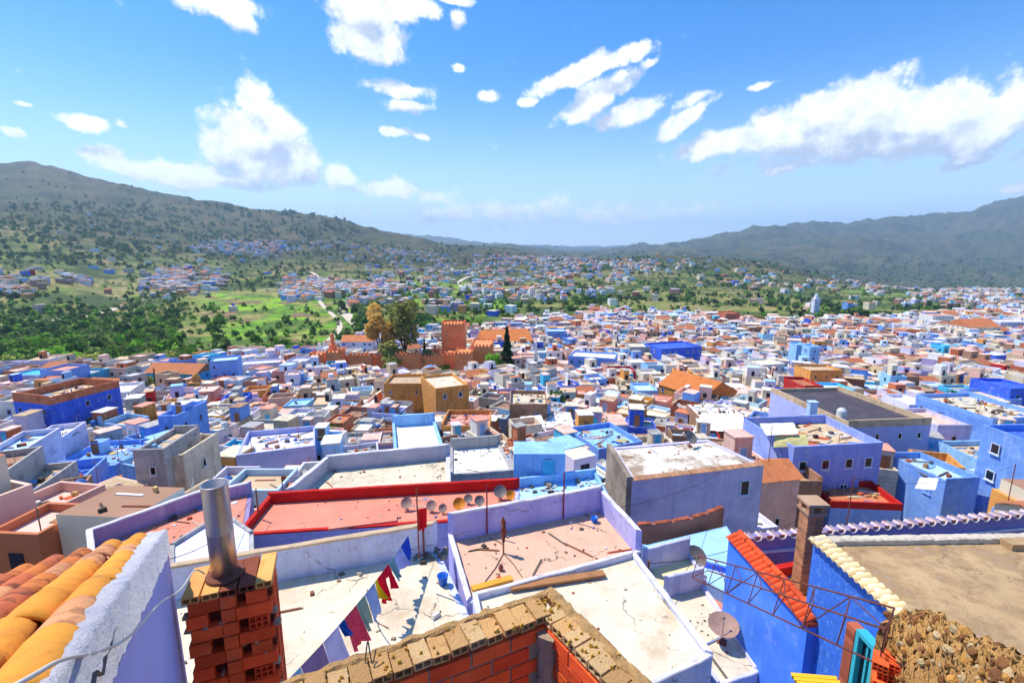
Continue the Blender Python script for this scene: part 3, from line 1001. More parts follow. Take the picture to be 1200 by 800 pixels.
# brick pier
pc_ = AZ(257, 690, -2.35)
PW, PDp = .56, .32
pier = empty('brick_flue_pier', (pc_.x, pc_.y + PDp / 2, -5.2), 'red hollow brick pier with gaps between bricks carrying a steel flue', 'brick pier', rz=radians(21))
bl = hollow_brick(.2, .13, .095, 'brick', br_r)
bl2 = hollow_brick(.2, .13, .095, 'brick', br_o)
z = 5.2 - 2.35 - .055
row = 0
rnd = random.Random(11)
while z > 0.1:
    z -= .107
    y0 = -PDp / 2 + .065
    # front face: alternating stretchers and recessed gaps
    xs = []
    x = -PW / 2 + (0.0 if row % 2 else .0)
    if row % 2 == 0:
        spec = [('gap', .02), ('b', .19), ('b2', .10), ('gap', .06), ('e', .13)]
    else:
        spec = [('b', .13), ('gap', .08), ('b2', .09), ('b', .23)]
    for kind, w in spec:
        if kind == 'gap': x += w; continue
        if w <= 0: continue
        if kind == 'e':   # header showing its holes
            o = link('brick', rnd.choice((bl, bl2)), pier, (x + .065, y0 + .035 if row % 4 else y0, z), (0, 0, pi / 2 if row % 4 else 0), (1, 1, 1) if row % 4 else (.65, 1, 1))
        else:
            s_ = w / .2
            o = link('brick', rnd.choice((bl, bl, bl2)) if kind == 'b' else bl2, pier, (x + w / 2, y0 + rnd.uniform(-.008, .008), z), (0, 0, rnd.uniform(-.02, .02)), (s_, 1, 1))
        x += w + .006
    # back and side bricks
    for x_ in (-.17, 0, .17): link('brick', bl, pier, (x_, PDp / 2 - .065, z))
    link('brick', bl, pier, (PW / 2 - .075, .03, z), (0, 0, pi / 2), (.8, 1, 1))
    link('brick', bl2, pier, (-PW / 2 + .08, .03, z), (0, 0, pi / 2), (.8, 1, 1))
    row += 1
m_ = MB(); m_.box(-PW / 2 + .008, -PDp / 2 + .07, 0, PW / 2 - .02, PDp / 2 - .03, 5.2 - 2.35 - .06)
core = m_.build('mortar_core', mat('mortar_shadow', '#7a3a2a', stain='#a08874', ss=6, bs=60, bump=1), None)
core.parent = pier
# mortar dabs between courses
m_ = MB()
for k in range(70):
    x_ = rnd.uniform(-.3, .3); z_ = 5.2 - 2.35 - .06 - .107 * rnd.randint(0, 25) - .002
    r_ = rnd.uniform(.012, .03)
    y_ = -PDp / 2 + rnd.uniform(.0, .02)
    m_.hexa([(x_ - r_, y_, z_ - .01), (x_ + r_ * .8, y_ - .01, z_ - .012), (x_ + r_, y_ + .05, z_ - .01), (x_ - r_, y_ + .05, z_ - .01)], [(x_ - r_ * .6, y_ + .01, z_ + .014), (x_ + r_ * .5, y_ + .004, z_ + .01), (x_ + r_ * .6, y_ + .05, z_ + .014), (x_ - r_ * .6, y_ + .05, z_ + .012)])
o = m_.build('mortar_dabs', mortar, None); o.parent = pier; o['kind'] = 'stuff'
# capping: buff blocks across the top, hole course below
cap_me = hollow_brick(.36, .105, .05, 'capping_brick', br_y, rows=1, cols=2)
cap_br = hollow_brick(.36, .105, .05, 'capping_brick', mat('capping_brown', '#8e4a34', stain='#5c3024', rnd=.1), rows=1, cols=2)
ztop = 5.2 - 2.35 - .052
for k in range(5):
    o = link('capping_brick', cap_br if k in (2, 3) else cap_me, pier, (-.228 + .114 * k, 0, ztop + rnd.uniform(0, .006)), (0, 0, pi / 2 + rnd.uniform(-.02, .02)))
# steel flue
fc_ = AZ(264, 672, -2.34)
fl = empty('steel_flue', (fc_.x, fc_.y, -2.34), 'shiny galvanised steel flue pipe standing on the brick pier', 'flue pipe')
prof = [(.086, 0), (.086, .70), (.080, .70), (.080, .02)]
m_ = MB(); m_.lathe([(.084, 0), (.084, .02), (.086, .022), (.086, .34), (.0875, .345), (.0875, .355), (.086, .36), (.086, .705), (.089, .71), (.089, .72), (.081, .72), (.081, .1), (.0, .1)], 28)
o = m_.build('pipe', metal, None, smooth=True); o.parent = fl
m_ = MB(); m_.lathe([(.0, .0), (.13, .0), (.125, .012), (.09, .02), (.087, .03)], 20)
o = m_.build('base_collar', mat('burnt_mortar', '#7a4838', ss=5), None); o.parent = fl
# cable
cb = [AD(-30, 830, .6), AD(40, 790, .74), AD(75, 772, .9), AD(120, 762, 1.2), AD(155, 742, 1.5), AD(188, 706, 2.1), AD(212, 690, 2.8), AD(228, 668, 3.1), AD(240, 672, 3.25)]
def smooth_path(pts, n=6):
    out_ = []
    for i in range(len(pts) - 1):
        p0 = pts[max(i - 1, 0)]; p1 = pts[i]; p2 = pts[i + 1]; p3 = pts[min(i + 2, len(pts) - 1)]
        for k in range(n):
            t = k / n
            out_.append(.5 * ((2 * p1) + (p2 - p0) * t + (2 * p0 - 5 * p1 + 4 * p2 - p3) * t * t + (3 * p1 - p0 - 3 * p2 + p3) * t ** 3))
    out_.append(pts[-1]); return out_
m_ = MB(); m_.tube(smooth_path([Vector(p) for p in cb], 8), .0042, 6)
cable = m_.build('power_cable', mat('cable_white', '#d6cfc4', rough=.5, bump=0), None, smooth=True)
tag(cable, 'white cable sagging from the tiled roof to the brick pier', 'cable')

# ------------------------------------------------------------------ near brick parapet
zt = -2.2
K = AZ(647, 692, zt); Lf = AZ(318, 806, zt); Rt = AZ(772, 812, zt)
dL = Vector((Lf.x - K.x, Lf.y - K.y, 0)).normalized(); dR = Vector((Rt.x - K.x, Rt.y - K.y, 0)).normalized()
bp = empty('brick_parapet', (K.x, K.y, -4.6), 'corner of an unfinished hollow brick parapet bedded with crumbly mortar', 'brick parapet')
th = .175
bk = [hollow_brick(.235, .10, .085, 'brick', m) for m in (br_r, br_r, br_o)]
hd = [hollow_brick(.165, .100, .05, 'header_brick', mat('header_tan', '#e8b474', stain='#bc8a58', ss=7, sa=.7, bs=70, bump=.9, rnd=.2), rows=1, cols=2), hollow_brick(.165, .100, .05, 'header_brick', mat('header_pale', '#f0c68c', stain='#c89a64', ss=7, sa=.7, bs=70, bump=.9, rnd=.2), rows=1, cols=2)]
rl = bp.location
for (d, Lw, side) in ((dL, 2.6, 1), (dR, 1.7, -1)):
    nin = Vector((-d.y, d.x, 0)) * side       # towards the viewer's side
    if nin.y > 0 and side == 1: nin = -nin
    if side == -1 and nin.x > 0: nin = -nin
    ang = atan2(d.y, d.x)
    for c_ in range(22):
        zz = zt - .062 - .1 * (c_ + 1)
        off = (.12 if c_ % 2 else 0)
        x = .14 + off
        if off: 
            pass
        while x < Lw:
            c = K + d * (x + .12) + nin * (th - .05)
            link('brick', rnd.choice(bk), bp, (c.x - rl.x, c.y - rl.y, zz - rl.z + rnd.uniform(-.002, .002)), (0, 0, ang + rnd.uniform(-.012, .012)))
            x += .25
    x = .16
    while x < Lw:
        c = K + d * x + nin * (th / 2)
        link('header_brick', hd[0] if rnd.random() < .6 else hd[1], bp, (c.x - rl.x, c.y - rl.y, zt - .056 - rl.z + rnd.uniform(-.006, .008)), (rnd.uniform(-.02, .02), rnd.uniform(-.02, .02), ang + pi / 2 + rnd.uniform(-.05, .05)))
        x += .108
    # mortar core with raked joints
    m_ = MB()
    a = K + d * .2 + nin * .01; b_ = K + d * (Lw + .1) + nin * .01
    q1 = a + nin * (th - .018); q2 = b_ + nin * (th - .018)
    m_.prism([(a.x, a.y), (b_.x, b_.y), (q2.x, q2.y), (q1.x, q1.y)], -4.6, zt - .082)
    m_.build('mortar_core', mortar, bp)
    # crumbly mortar over the top, outer half
    w0 = K + d * -.02 + Vector((0, 0, zt - K.z + .006)) - nin * .03
    ms = rough_slab(w0, d * (Lw + .1), nin * (.05 if side == 1 else .08), Vector((0, 0, .05)), 150, 5, .02, 7 + side)
    ms.build('mortar_bed', mat('crumbly_mortar', '#e2b274', stain='#a87c50', sa=.7, ss=10, bs=70, bump=1, rnd=0), bp, smooth=False)
    # loose mortar crumbs
    m_ = MB()
    for k in range(90):
        c = K + d * rnd.uniform(0, Lw) + nin * (rnd.uniform(.0, th))
        r_ = rnd.uniform(.004, .013)
        v = [(c.x + r_ * rnd.uniform(-1, 1), c.y + r_ * rnd.uniform(-1, 1), zt - .005 + r_ * rnd.uniform(0, .9)) for _ in range(4)]
        m_.hexa([(c.x - r_, c.y - r_, zt - .02), (c.x + r_, c.y - r_, zt - .02), (c.x + r_, c.y + r_, zt - .02), (c.x - r_, c.y + r_, zt - .02)],
                [(c.x - r_ * rnd.random(), c.y - r_ * rnd.random(), zt + r_), (c.x + r_ * rnd.random(), c.y - r_ * .5, zt + r_ * .7), (c.x + r_ * .6, c.y + r_ * rnd.random(), zt + r_), (c.x - r_ * .4, c.y + r_ * .6, zt + r_ * .5)])
    o = m_.build('mortar_crumbs', mat('crumb_yellow', '#d8a83c', stain='#8a6848', ss=12, sa=.8), bp); o['kind'] = 'stuff'
# corner pillar of raw mortar
ci = K + (dL + dR) * .2
m_ = MB()
ring_b, ring_t = [], []
for k in range(14):
    t = 2 * pi * k / 14
    r_ = .09 + rnd.uniform(-.02, .02)
    ring_b.append((K.x + (dL.x + dR.x) * .12 + r_ * cos(t), K.y + (dL.y + dR.y) * .17 + r_ * sin(t)))
prev = None
lv = []
for s_ in range(30):
    zz = -4.6 + (zt + 4.6 - .09) * s_ / 29
    lv.append([(x + rnd.uniform(-.012, .012), y + rnd.uniform(-.012, .012), zz) for x, y in ring_b])
for s_ in range(29):
    m_.hexa(lv[s_], lv[s_ + 1], bottom=False)
m_.build('corner_pillar', mortar, bp)
# a lump of wire and a lizard-sized pebble group: the bent tie wire on the capping
wp = AZ(428, 775, zt)
m_ = MB(); m_.tube(smooth_path([wp, wp + Vector((.01, .03, .1)), wp + Vector((.03, .0, .05)), wp + Vector((.05, -.03, .02)), wp + Vector((.06, .01, .07))], 6), .004, 5)
tag(m_.build('tie_wire', mat('wire_dark', '#4c4440', bump=0), None), 'bent tie wire sticking out of the brick parapet top', 'wire')

# ------------------------------------------------------------------ clothesline
zf = -9.0
pa = AZ(497, 652, zf); pb_ = AZ(385, 860, zf)
TopA = AY(487, 614, pa.y); TopB = AD(322, 812, 7.2)
ln = TopB - TopA
wirep = [TopA + ln * t + Vector((0, 0, -.22 * 4 * t * (1 - t))) for t in [i / 16 for i in range(17)]]
m_ = MB(); m_.tube(wirep, .008, 5)
cl = m_.build('clothesline_wire', mat('cord_grey', '#a9a39c', bump=0), None)
tag(cl, 'long washing line strung across the white terrace', 'washing line')
m_ = MB(); m_.tube([(pa.x, pa.y, zf), (pa.x, pa.y, TopA.z + .05)], .03, 8)
tag(m_.build('line_post', rust_m, None), 'thin rusty post holding the far end of the washing line', 'post')
cloth_items = [('blue bath towel', '#3a68d0', .62, .62, 'towel'), ('pale lilac pillowcase', '#b4bce8', .5, .6, 'pillowcase'), ('grey green shirt', '#8fb4c0', .4, .55, 'shirt'), ('crimson trousers', '#d0184c', .5, .75, 'trousers'),
               ('scarlet leggings', '#e02040', .22, .8, 'leggings'), ('yellow scarf', '#e8d034', .14, .55, 'scarf'), ('pale blue bed sheet', '#a8b8dc', .55, .85, 'sheet'), ('sage green cloth', '#9cb0a8', .42, .8, 'cloth'),
               ('rose spotted cloth', '#d05878', .55, .95, 'cloth'), ('small blue flannel', '#2c64b8', .25, .3, 'flannel'), ('lavender bed sheet', '#ccc8e4', .6, .95, 'sheet'), ('plum striped blanket', '#a890b4', .75, .9, 'blanket'), ('faded light blue towel', '#9cc0e0', .5, .8, 'towel')]


def along(pts, s):
    for i in range(len(pts) - 1):
        L = (pts[i + 1] - pts[i]).length
        if s <= L: return pts[i] + (pts[i + 1] - pts[i]) * (s / L), (pts[i + 1] - pts[i]).normalized()
        s -= L
    return pts[-1], (pts[-1] - pts[-2]).normalized()


def cloth(name, label, cat, pts, s0, w, h, m, group=None, seed=0, legs=False):
    r = random.Random(seed)
    nu, nv = 12, 8
    mb = MB()
    ph = r.random() * 6
    th_ = .006
    grid = {}
    for side in (0, 1):
        for i in range(nu + 1):
            p, d = along(pts, s0 + w * i / nu)
            side_v = Vector((-d.y, d.x, 0)).normalized()
            for j in range(nv + 1):
                t = j / nv
                drop = h * t * (1 + .04 * sin(ph + i * .8))
                bulge = (.14 * h * t + .05 * t * sin(ph + i * 1.3) + .10 * t * t * sin(ph * 2 + i * .3) + .08 * t)
                q = p + Vector((0, 0, -drop * .93 + .012)) + side_v * (bulge + side * th_)
                grid[side, i, j] = len(mb.v); mb.v.append(tuple(q))
    def fc(q): mb.f.append(q); mb.mi.append(0); mb.c.append(None)
    for i in range(nu):
        for j in range(nv):
            if legs and j > 2 and i in (5, 6): continue
            fc((grid[0, i, j], grid[0, i + 1, j], grid[0, i + 1, j + 1], grid[0, i, j + 1]))
            fc((grid[1, i, j], grid[1, i, j + 1], grid[1, i + 1, j + 1], grid[1, i + 1, j]))
    o = mb.build(name, m, None, smooth=True)
    tag(o, label, cat, group)
    return o


total = sum((wirep[i + 1] - wirep[i]).length for i in range(16))
sc = (total - .9) / sum(c[2] + .02 for c in cloth_items)
s = .7
for i, (nm, cc, w, h, cat) in enumerate(cloth_items):
    lab = nm + ' hanging on the washing line of the white terrace'
    spots = 'spotted' in nm
    cloth(cat + ('' if cat not in ('cloth',) else '_drying'), lab, cat, wirep, s, w * sc, h * .9, mat('fabric_' + nm.replace(' ', '_'), cc, var=.3 if spots else .15, vs=25 if spots else 4, trans=.6, bump=.1, rnd=0, stain='#e8a0b0' if spots else None, ss=30), 'washing on the line of the white terrace', i, legs=cat in ('trousers',))
    s += w * sc + .02 * sc
# red cloth hung by itself
rp = AD(489, 597, 12.6)
cloth('red_cloth', 'single bright red cloth hanging beyond the washing line', 'cloth', [rp, rp + Vector((.3, .1, 0)), rp + Vector((.5, .2, 0))], 0, .25, .75, mat('fabric_red', '#d81828', trans=.3), None, 3)
m_ = MB(); m_.tube([rp + Vector((.0, 0, .6)), rp + Vector((.0, 0, -1.4))], .02, 6)
tag(m_.build('line_post', rust_m), 'short stake with a red cloth behind the blue parapet', 'post')
# rubble heap and blue bucket
c = AZ(507, 643, zf)
m_ = MB()
rr = random.Random(5)
for k in range(26):
    x, y = c.x + rr.uniform(-.45, .45), c.y - .25 + rr.uniform(-.3, .3); r_ = rr.uniform(.04, .12)
    m_.hexa([(x - r_, y - r_, zf), (x + r_, y - r_ * .8, zf), (x + r_ * .9, y + r_, zf), (x - r_ * .7, y + r_, zf)], [(x - r_ * .5, y - r_ * .6, zf + r_), (x + r_ * .6, y - r_ * .5, zf + r_ * .8), (x + r_ * .5, y + r_ * .6, zf + r_ * 1.1), (x - r_ * .5, y + r_ * .4, zf + r_)])
tag(m_.build('rubble', mat('rubble_grey', '#8d8272', ss=3, stain='#5a5044')), 'small heap of broken stone and mortar in the terrace corner', 'rubble', kind='stuff')
c = AZ(519, 684, zf)
m_ = MB(); m_.lathe([(0, 0), (.11, 0), (.15, .26), (.16, .27), (.14, .27), (.1, .02), (0, .02)], 14, o=(c.x, c.y, zf))
bk_ = m_.build('bucket', mat('bucket_blue', '#1c62c8', rough=.4, bump=0), None, smooth=True)
tag(bk_, 'blue plastic bucket on the white terrace by the pale blue kerb', 'bucket')
c = AZ(703, 606, -9.35) + Vector((-.25, -.3, 0))
m_ = MB(); m_.lathe([(0, 0), (.1, 0), (.13, .2), (.12, .2), (.09, .02), (0, .02)], 12, o=(c.x, c.y, -9.35))
tag(m_.build('bucket', MATS['bucket_blue'], None, smooth=True), 'small blue bucket in the far corner of the pink terrace', 'bucket')
# bundled parasol-like post on pink terrace
c = AZ(590, 648, -9.35)
post = empty('wrapped_post', (c.x, c.y, -9.35), 'wooden post wrapped in brown cloth standing on the pink terrace', 'post')
m_ = MB(); m_.tube([(c.x, c.y, -9.35), (c.x, c.y, -8.15)], .03, 8); m_.build('pole', wood, post)
m_ = MB(); m_.tube([(c.x, c.y, -8.95), (c.x + .01, c.y, -8.6), (c.x, c.y, -8.3), (c.x - .01, c.y, -8.1)], .08, 9, radii=[.05, .1, .09, .02]); m_.build('wrapping', mat('wrap_brown', '#8a4a38', stain='#c09070', ss=8), post, smooth=True)
for k, (a, b_) in enumerate((((590, 648), (566, 684)), ((590, 648), (612, 676)), ((590, 638), (574, 630)))):
    q1, q2 = AZ(*a, -9.33), AZ(*b_, -9.33)
    m_ = MB(); m_.tube([q1, (q1 * .5 + q2 * .5) + Vector((.05, 0, 0)), q2], .012, 5)
    tag(m_.build('guy_rope', mat('rope_dark', '#54483e', bump=0)), ['long rope running from the wrapped post toward the yellow board', 'rope running from the wrapped post toward the plank', 'short rope behind the wrapped post'][k], 'rope')
# plank and yellow board
q1, q2 = AZ(598, 688, -8.6), AZ(708, 671, -8.6)
m_ = MB(); m_.beam(q1, q2, .22, .06); tag(m_.build('plank', wood), 'long weathered plank lying across the white terrace roof', 'plank')
q1, q2 = AZ(553, 690, -9.2), AZ(600, 677, -9.2)
m_ = MB(); m_.beam(q1, q2, .2, .08); tag(m_.build('board', mat('board_yellow', '#dda23a', stain='#a8762c')), 'yellow board lying against the kerb of the pink terrace', 'board')
m_ = MB()
c = AZ(587, 668, -9.35); m_.lathe([(0, 0), (.06, 0), (.08, .1), (.05, .2), (0, .22)], 9, o=(c.x, c.y, -9.35)); tag(m_.build('clay_jar', mat('jar_brown', '#8a5a48')), 'little brown jar standing on the pink terrace floor', 'jar')
# drainpipes of the pink terrace
for k, px_ in enumerate((571, 660)):
    c = AZ(px_, 626 - (px_ - 571) * .2, -9.35)
    m_ = MB(); m_.tube([(c.x, c.y - .03, -9.3), (c.x, c.y - .03, -7.55)], .025, 7)
    tag(m_.build('red_pole', mat('pole_red', '#8a2838', bump=0)), ['thin red pole against the periwinkle parapet, left one', 'thin red pole against the periwinkle parapet, right one'][k], 'pole')

# ------------------------------------------------------------------ satellite dishes


def dish(r=.4, m=None, pole=.35, yaw=0.0, tilt=35, lean=0):
    """returns root with reflector, arm, mount; opening faces -Y rotated by yaw"""
    root = empty('satellite_dish', (0, 0, 0), 'dish', 'satellite dish', 'satellite dishes on the roofs')
    ct = cos(radians(tilt)); st = sin(radians(tilt))
    m_ = MB()
    prof = [(r * t, .28 * r * t * t) for t in (0, .35, .7, 1.0)]
    m_.lathe(prof, 16)
    k = len(m_.v)
    prof2 = [(r * 1.02, .28 * r), (r * .7, .28 * r * .5 - .015), (.0, -.02)]
    m_.lathe(prof2, 16)
    ax = Vector((0, -ct, st)); ux = Vector((1, 0, 0)); uy = ax.cross(ux)
    o0 = Vector((0, 0, pole + r * .35))
    m_.v = [tuple(o0 + ux * a + uy * b_ + ax * c) for a, b_, c in m_.v]
    me = m_.mesh('reflector', m, smooth=True); link('reflector', me, root)
    m_ = MB(); e_ = o0 - uy * r * .0 + ax * (r * .9)
    m_.tube([o0 + uy * -r * .9 + ax * .2 * r, e_], .012, 5)
    m_.tube([e_ - ax * .03, e_ + ax * .05], .03, 6)
    link('feed_arm', m_.mesh('feed_arm', dish_g), root)
    m_ = MB(); m_.tube([(0, 0, 0), (0, 0, pole * .8), tuple(o0 - ax * .05)], .022, 6)
    m_.box(-.12, -.12, 0, .12, .12, .03)
    link('mount', m_.mesh('mount', rust_m), root)
    return root


dish_protos = {}
def put_dish(loc, kind='white', label=None, yaw=None, s=1.0, tilt=40):
    ms = {'white': dish_m, 'grey': dish_g, 'orange': dish_o, 'rusty': dish_r}
    key = (kind, tilt)
    if key not in dish_protos:
        d = dish_protos[key] = dish(m=ms[kind], tilt=tilt)
    else:
        d = copy_tree(dish_protos[key])
    d.location = loc
    d.rotation_euler = (0, 0, yaw if yaw is not None else random.uniform(-.9, -.2))
    d.scale = (s, s, s)
    d['label'] = label or 'dish'
    return d


for (x, y, kd, s_, lab) in ((477, 597, 'rusty', .95, 'pinkish dish alone nearest the left on the salmon roof'), (506, 599, 'rusty', .85, 'rusty dish second from the left on the salmon roof'), (519, 601, 'rusty', .7, 'small rusty dish right beside the second one'),
                            (538, 598, 'orange', 1.0, 'orange dish on the salmon roof with red parapet'), (549, 590, 'grey', .75, 'small dark dish behind the orange one'), (562, 593, 'grey', .85, 'grey dish between the orange dish and the large dark dish'), (586, 584, 'grey', 1.1, 'large dark grey dish at the right end of the salmon roof'), (598, 586, 'orange', .8, 'yellowish dish at the right end of the salmon roof beside the dark one')):
    put_dish(AZ(x, y, -12.2), kd, lab, yaw=random.uniform(-.3, .4), s=s_ * .72)
put_dish(AZ(846, 752, -10.25), 'rusty', 'big rusty dish on the narrow cream roof, nearest of all', yaw=-.5, s=.95, tilt=76)
put_dish(AZ(812, 668, -13.2), 'grey', 'grey dish on the wall right of the cream yard', yaw=-.3, s=1.2)
put_dish(AZ(808, 522, -14.5), 'grey', 'dark dish on the far edge of the lavender house roof', yaw=.6, s=1.3)
c = AZ(806, 655, -13.2)
m_ = MB(); m_.box(AZ(812, 668, -13.2).x - .3, AZ(812, 668, -13.2).y - .3, -18, AZ(812, 668, -13.2).x + .3, AZ(812, 668, -13.2).y + .3, -13.2)
tag(m_.build('blue_gate_post', pm('sky')), 'pale blue masonry post carrying a dish beside the courtyard', 'gate post')

# ------------------------------------------------------------------ odds and ends on the near terraces


def litter(name, label, T_, n, seed, smin=.03, smax=.14, area=None):
    r = random.Random(seed)
    p = T_[1]; z = T_[3]
    x0, x1 = min(v.x for v in p), max(v.x for v in p); y0, y1 = min(v.y for v in p), max(v.y for v in p)
    m = MB()
    k = 0
    t_ = 0
    while k < n and t_ < n * 30:
        t_ += 1
        x, y = r.uniform(x0, x1), r.uniform(y0, y1)
        ins = True
        for i in range(len(p)):
            a, b_ = p[i], p[(i + 1) % len(p)]
            if (b_.x - a.x) * (y - a.y) - (b_.y - a.y) * (x - a.x) < .15 * (b_ - a).length: ins = False
        if not ins: continue
        # gather towards the walls
        dm = min(abs((p[(i + 1) % len(p)].x - p[i].x) * (y - p[i].y) - (p[(i + 1) % len(p)].y - p[i].y) * (x - p[i].x)) / (p[(i + 1) % len(p)] - p[i]).length for i in range(len(p)))
        if dm > .9 and r.random() < .7: continue
        k += 1
        a = r.uniform(0, pi); s1 = r.uniform(smin, smax) * r.random() ** .5; s2 = s1 * r.uniform(.4, 1); h = s1 * r.uniform(.3, 1.1)
        if r.random() < .12: s1, s2, h = r.uniform(.3, .7), .03, .04
        q4 = [(x + i * s1 * cos(a) - j * s2 * sin(a), y + i * s1 * sin(a) + j * s2 * cos(a)) for i, j in ((-1, -1), (1, -1), (1, 1), (-1, 1))]
        m.hexa([(q[0], q[1], z + .002) for q in q4], [(q[0] * .8 + x * .2, q[1] * .8 + y * .2, z + h * r.uniform(.7, 1)) for q in q4], bottom=False, c=hexc(r.choice(['#8a5a40', '#a89478', '#6c6258', '#c8b8a0', '#a8482c', '#4c443c', '#d8d0c4', '#7c88a8'])))
    o = m.build(name, mat('distant_plaster', attr=True, var=.12, vs=.4, bump=.2, bs=3, rnd=0))
    tag(o, label, kind='stuff')


litter('terrace_rubble', 'brick crumbs and sticks scattered on the clothesline terrace', TA, 60, 1)
litter('terrace_rubble', 'small debris along the walls of the pink terrace', TB, 50, 2, .02, .09)
litter('terrace_rubble', 'small debris on the white terrace', TC, 26, 3, .02, .07)
litter('terrace_rubble', 'debris on the grey walled concrete terrace', TF, 60, 4)
litter('terrace_rubble', 'debris on the salmon terrace', TE, 30, 5)
litter('terrace_rubble', 'debris on the long salmon roof at left', TI, 60, 6, .05, .2)
litter('terrace_rubble', 'debris on the stained white roof', TJ, 60, 7)
litter('terrace_rubble', 'debris on the bright white square roof', TH, 30, 8)
litter('terrace_rubble', 'debris on the narrow cream yard', TD2, 20, 9, .02, .08)
litter('terrace_rubble', 'clutter on the pale blue laundry terrace', TN, 70, 10, .05, .25)
# hose hanging from the washing line, loose cables and sagging wires over the roofs
h0 = AD(432, 690, 9.5)
m_ = MB(); m_.tube(smooth_path([AZ(430, 690, -7.6), AZ(434, 712, -8.4), AZ(442, 728, -8.95), AZ(455, 735, -8.97)], 8), .012, 5)
tag(m_.build('hose', mat('hose_brown', '#9a7048', bump=0), None, smooth=True), 'brown hose trailing from the washing line to the terrace floor', 'hose')
WR = mat('wire_black', '#3a3432', bump=0, rnd=0)
for (a, b_, dp0, dp1, sg, lab) in (((197, 655), (300, 575), 14, 22, .6, 'sagging wire above the salmon roof on the left'), ((690, 600), (905, 500), 18, 45, 1.6, 'long sagging wire past the big lavender house'),
                                   ((760, 660), (960, 590), 14, 24, .7, 'sagging wire above the pale blue lane terrace'), ((330, 560), (600, 498), 30, 46, 1.4, 'sagging wire above the grey walled terrace'),
                                   ((20, 600), (240, 520), 35, 60, 1.5, 'sagging wire over the lower left roofs'), ((1000, 560), (1190, 545), 32, 40, .9, 'sagging wire above the right hand roofs')):
    p0_, p1_ = AD(a[0], a[1], dp0), AD(b_[0], b_[1], dp1)
    m_ = MB(); m_.tube([p0_ + (p1_ - p0_) * (i / 14) - Vector((0, 0, sg * 4 * (i / 14) * (1 - i / 14))) for i in range(15)], .012, 4)
    tag(m_.build('sagging_wire', WR), lab, 'wire')
    for p_w, w_ in ((p0_, 'near'), (p1_, 'far')):
        m_ = MB(); m_.tube([(p_w.x, p_w.y, p_w.z - 3.5), (p_w.x, p_w.y, p_w.z + .1)], .035, 6)
        tag(m_.build('wire_pole', rust_m), 'thin pole at the %s end of the %s' % (w_, lab.replace('sagging ', '').replace('the ', '')), 'pole')

# ================================================================== right foreground
rough_blue = mat('rough_azure_render', '#3c78e4', stain='#7fb0f4', sa=.7, ss=9, bs=35, bump=1.0, rnd=0, vs=6)
smooth_blue = mat('smooth_azure_render', '#4a86f2', stain='#7aa8f4', sa=.5, ss=.8, streak=.35, bump=.2, rnd=0)
clay_cop = [small_tile_mesh(.085, .42, n=6).mesh('coping_tile', m) for m in (mat('coping_tile_orange', '#e0562a', stain='#9c3a20', rnd=.2, vs=4), mat('coping_tile_cream', '#ecd29a', stain='#f4ece0', sa=.7, ss=4, rnd=.15))]
# big blue wall with orange coping
ka, kb = Vector((5.95, 11.9)), Vector((6.2, 8.75))
BW = empty('big_blue_wall', (6.1, 10.3, -22), 'tall smooth azure wall topped by slanting orange clay tiles', 'wall')
m_ = MB(); m_.seg(ka, kb, .32, -22, -7.75); m_.build('wall', smooth_blue, BW)
m_ = MB(); m_.seg(ka + Vector((.0, .0)), kb, .32, -7.748, -7.66); m_.build('coping_bed', mat('coping_red', '#c84a2c', stain='#8a3020', rnd=0), BW)
dk = (kb - ka).normalized()
nk = Vector((-dk.y, dk.x))
L = (kb - ka).length
rl = BW.location
n = int(L / .165)
for i in range(n):
    c = ka + dk * (.165 * (i + .5)) - nk * .08
    o = link('coping_tile', clay_cop[0], BW, (c.x - rl.x, c.y - rl.y, -7.70 - rl.z), (radians(24), 0, atan2(dk.y, dk.x)), (1, .72, 1))
# ridge tiles along the back of the coping
for i in range(int(L / .36)):
    c = ka + dk * (.36 * i) + nk * .3
    link('ridge_tile', clay_cop[0], BW, (c.x - rl.x, c.y - rl.y, -7.56 - rl.z), (0, 0, atan2(dk.y, dk.x) - pi / 2))
m_ = MB()
m_.prism([(6.45, 9.0), (8.6, 9.6), (8.6, 12.7), (6.4, 11.8)], -22, -9.4)
cy_ = empty('yellow_courtyard', (7.2, 11, -22), 'small courtyard with yellow floor between the blue wall and the chimney', 'courtyard')
m_.build('floor', mat('courtyard_yellow', '#e8a818', stain='#c07a18', rnd=0), cy_)
m_ = MB(); m_.prism([(6.25, 12.1), (8.6, 12.7), (8.6, 12.9), (6.25, 12.3)], -9.39, -9.1); m_.build('red_skirting', redp, cy_)
# scalloped mauve wall
SW = empty('scalloped_wall', (9, 14, -20), 'long mauve parapet crowned with a row of scalloped whitewashed tiles', 'wall')
sa_, sb_ = AZ(866, 634, -8.55), AZ(1215, 604, -8.55)
m_ = MB(); m_.seg(sa_, sb_, .25, -20, -8.6); m_.build('wall', mat('mauve_render', '#8a7cb4', stain='#6e6494', rnd=0), SW)
m_ = MB(); dd = (sb_ - sa_).normalized(); nn = Vector((dd.y, -dd.x, 0))
m_.seg(sa_ + nn * .05, sb_ + nn * .05, .32, -9.0, -8.93); m_.build('string_course', cop_l, SW)
sc_me = small_tile_mesh(.15, .34, th=.03, n=8).mesh('scallop_tile', mat('scallop_white', '#ecd8cc', stain='#d88a68', sa=.7, ss=6, rnd=.1))
sc_in = MB()
for i in range(8):
    a0, a1 = pi * i / 8, pi * (i + 1) / 8
    sc_in.face([(0, .05, 0), (.11 * cos(a0), .05, .11 * sin(a0)), (.11 * cos(a1), .05, .11 * sin(a1))])
sc_in = sc_in.mesh('scallop_fill', mat('scallop_pink', '#d8805c', rnd=.1))
Ls = (sb_ - sa_).length
n = int(Ls / .40)
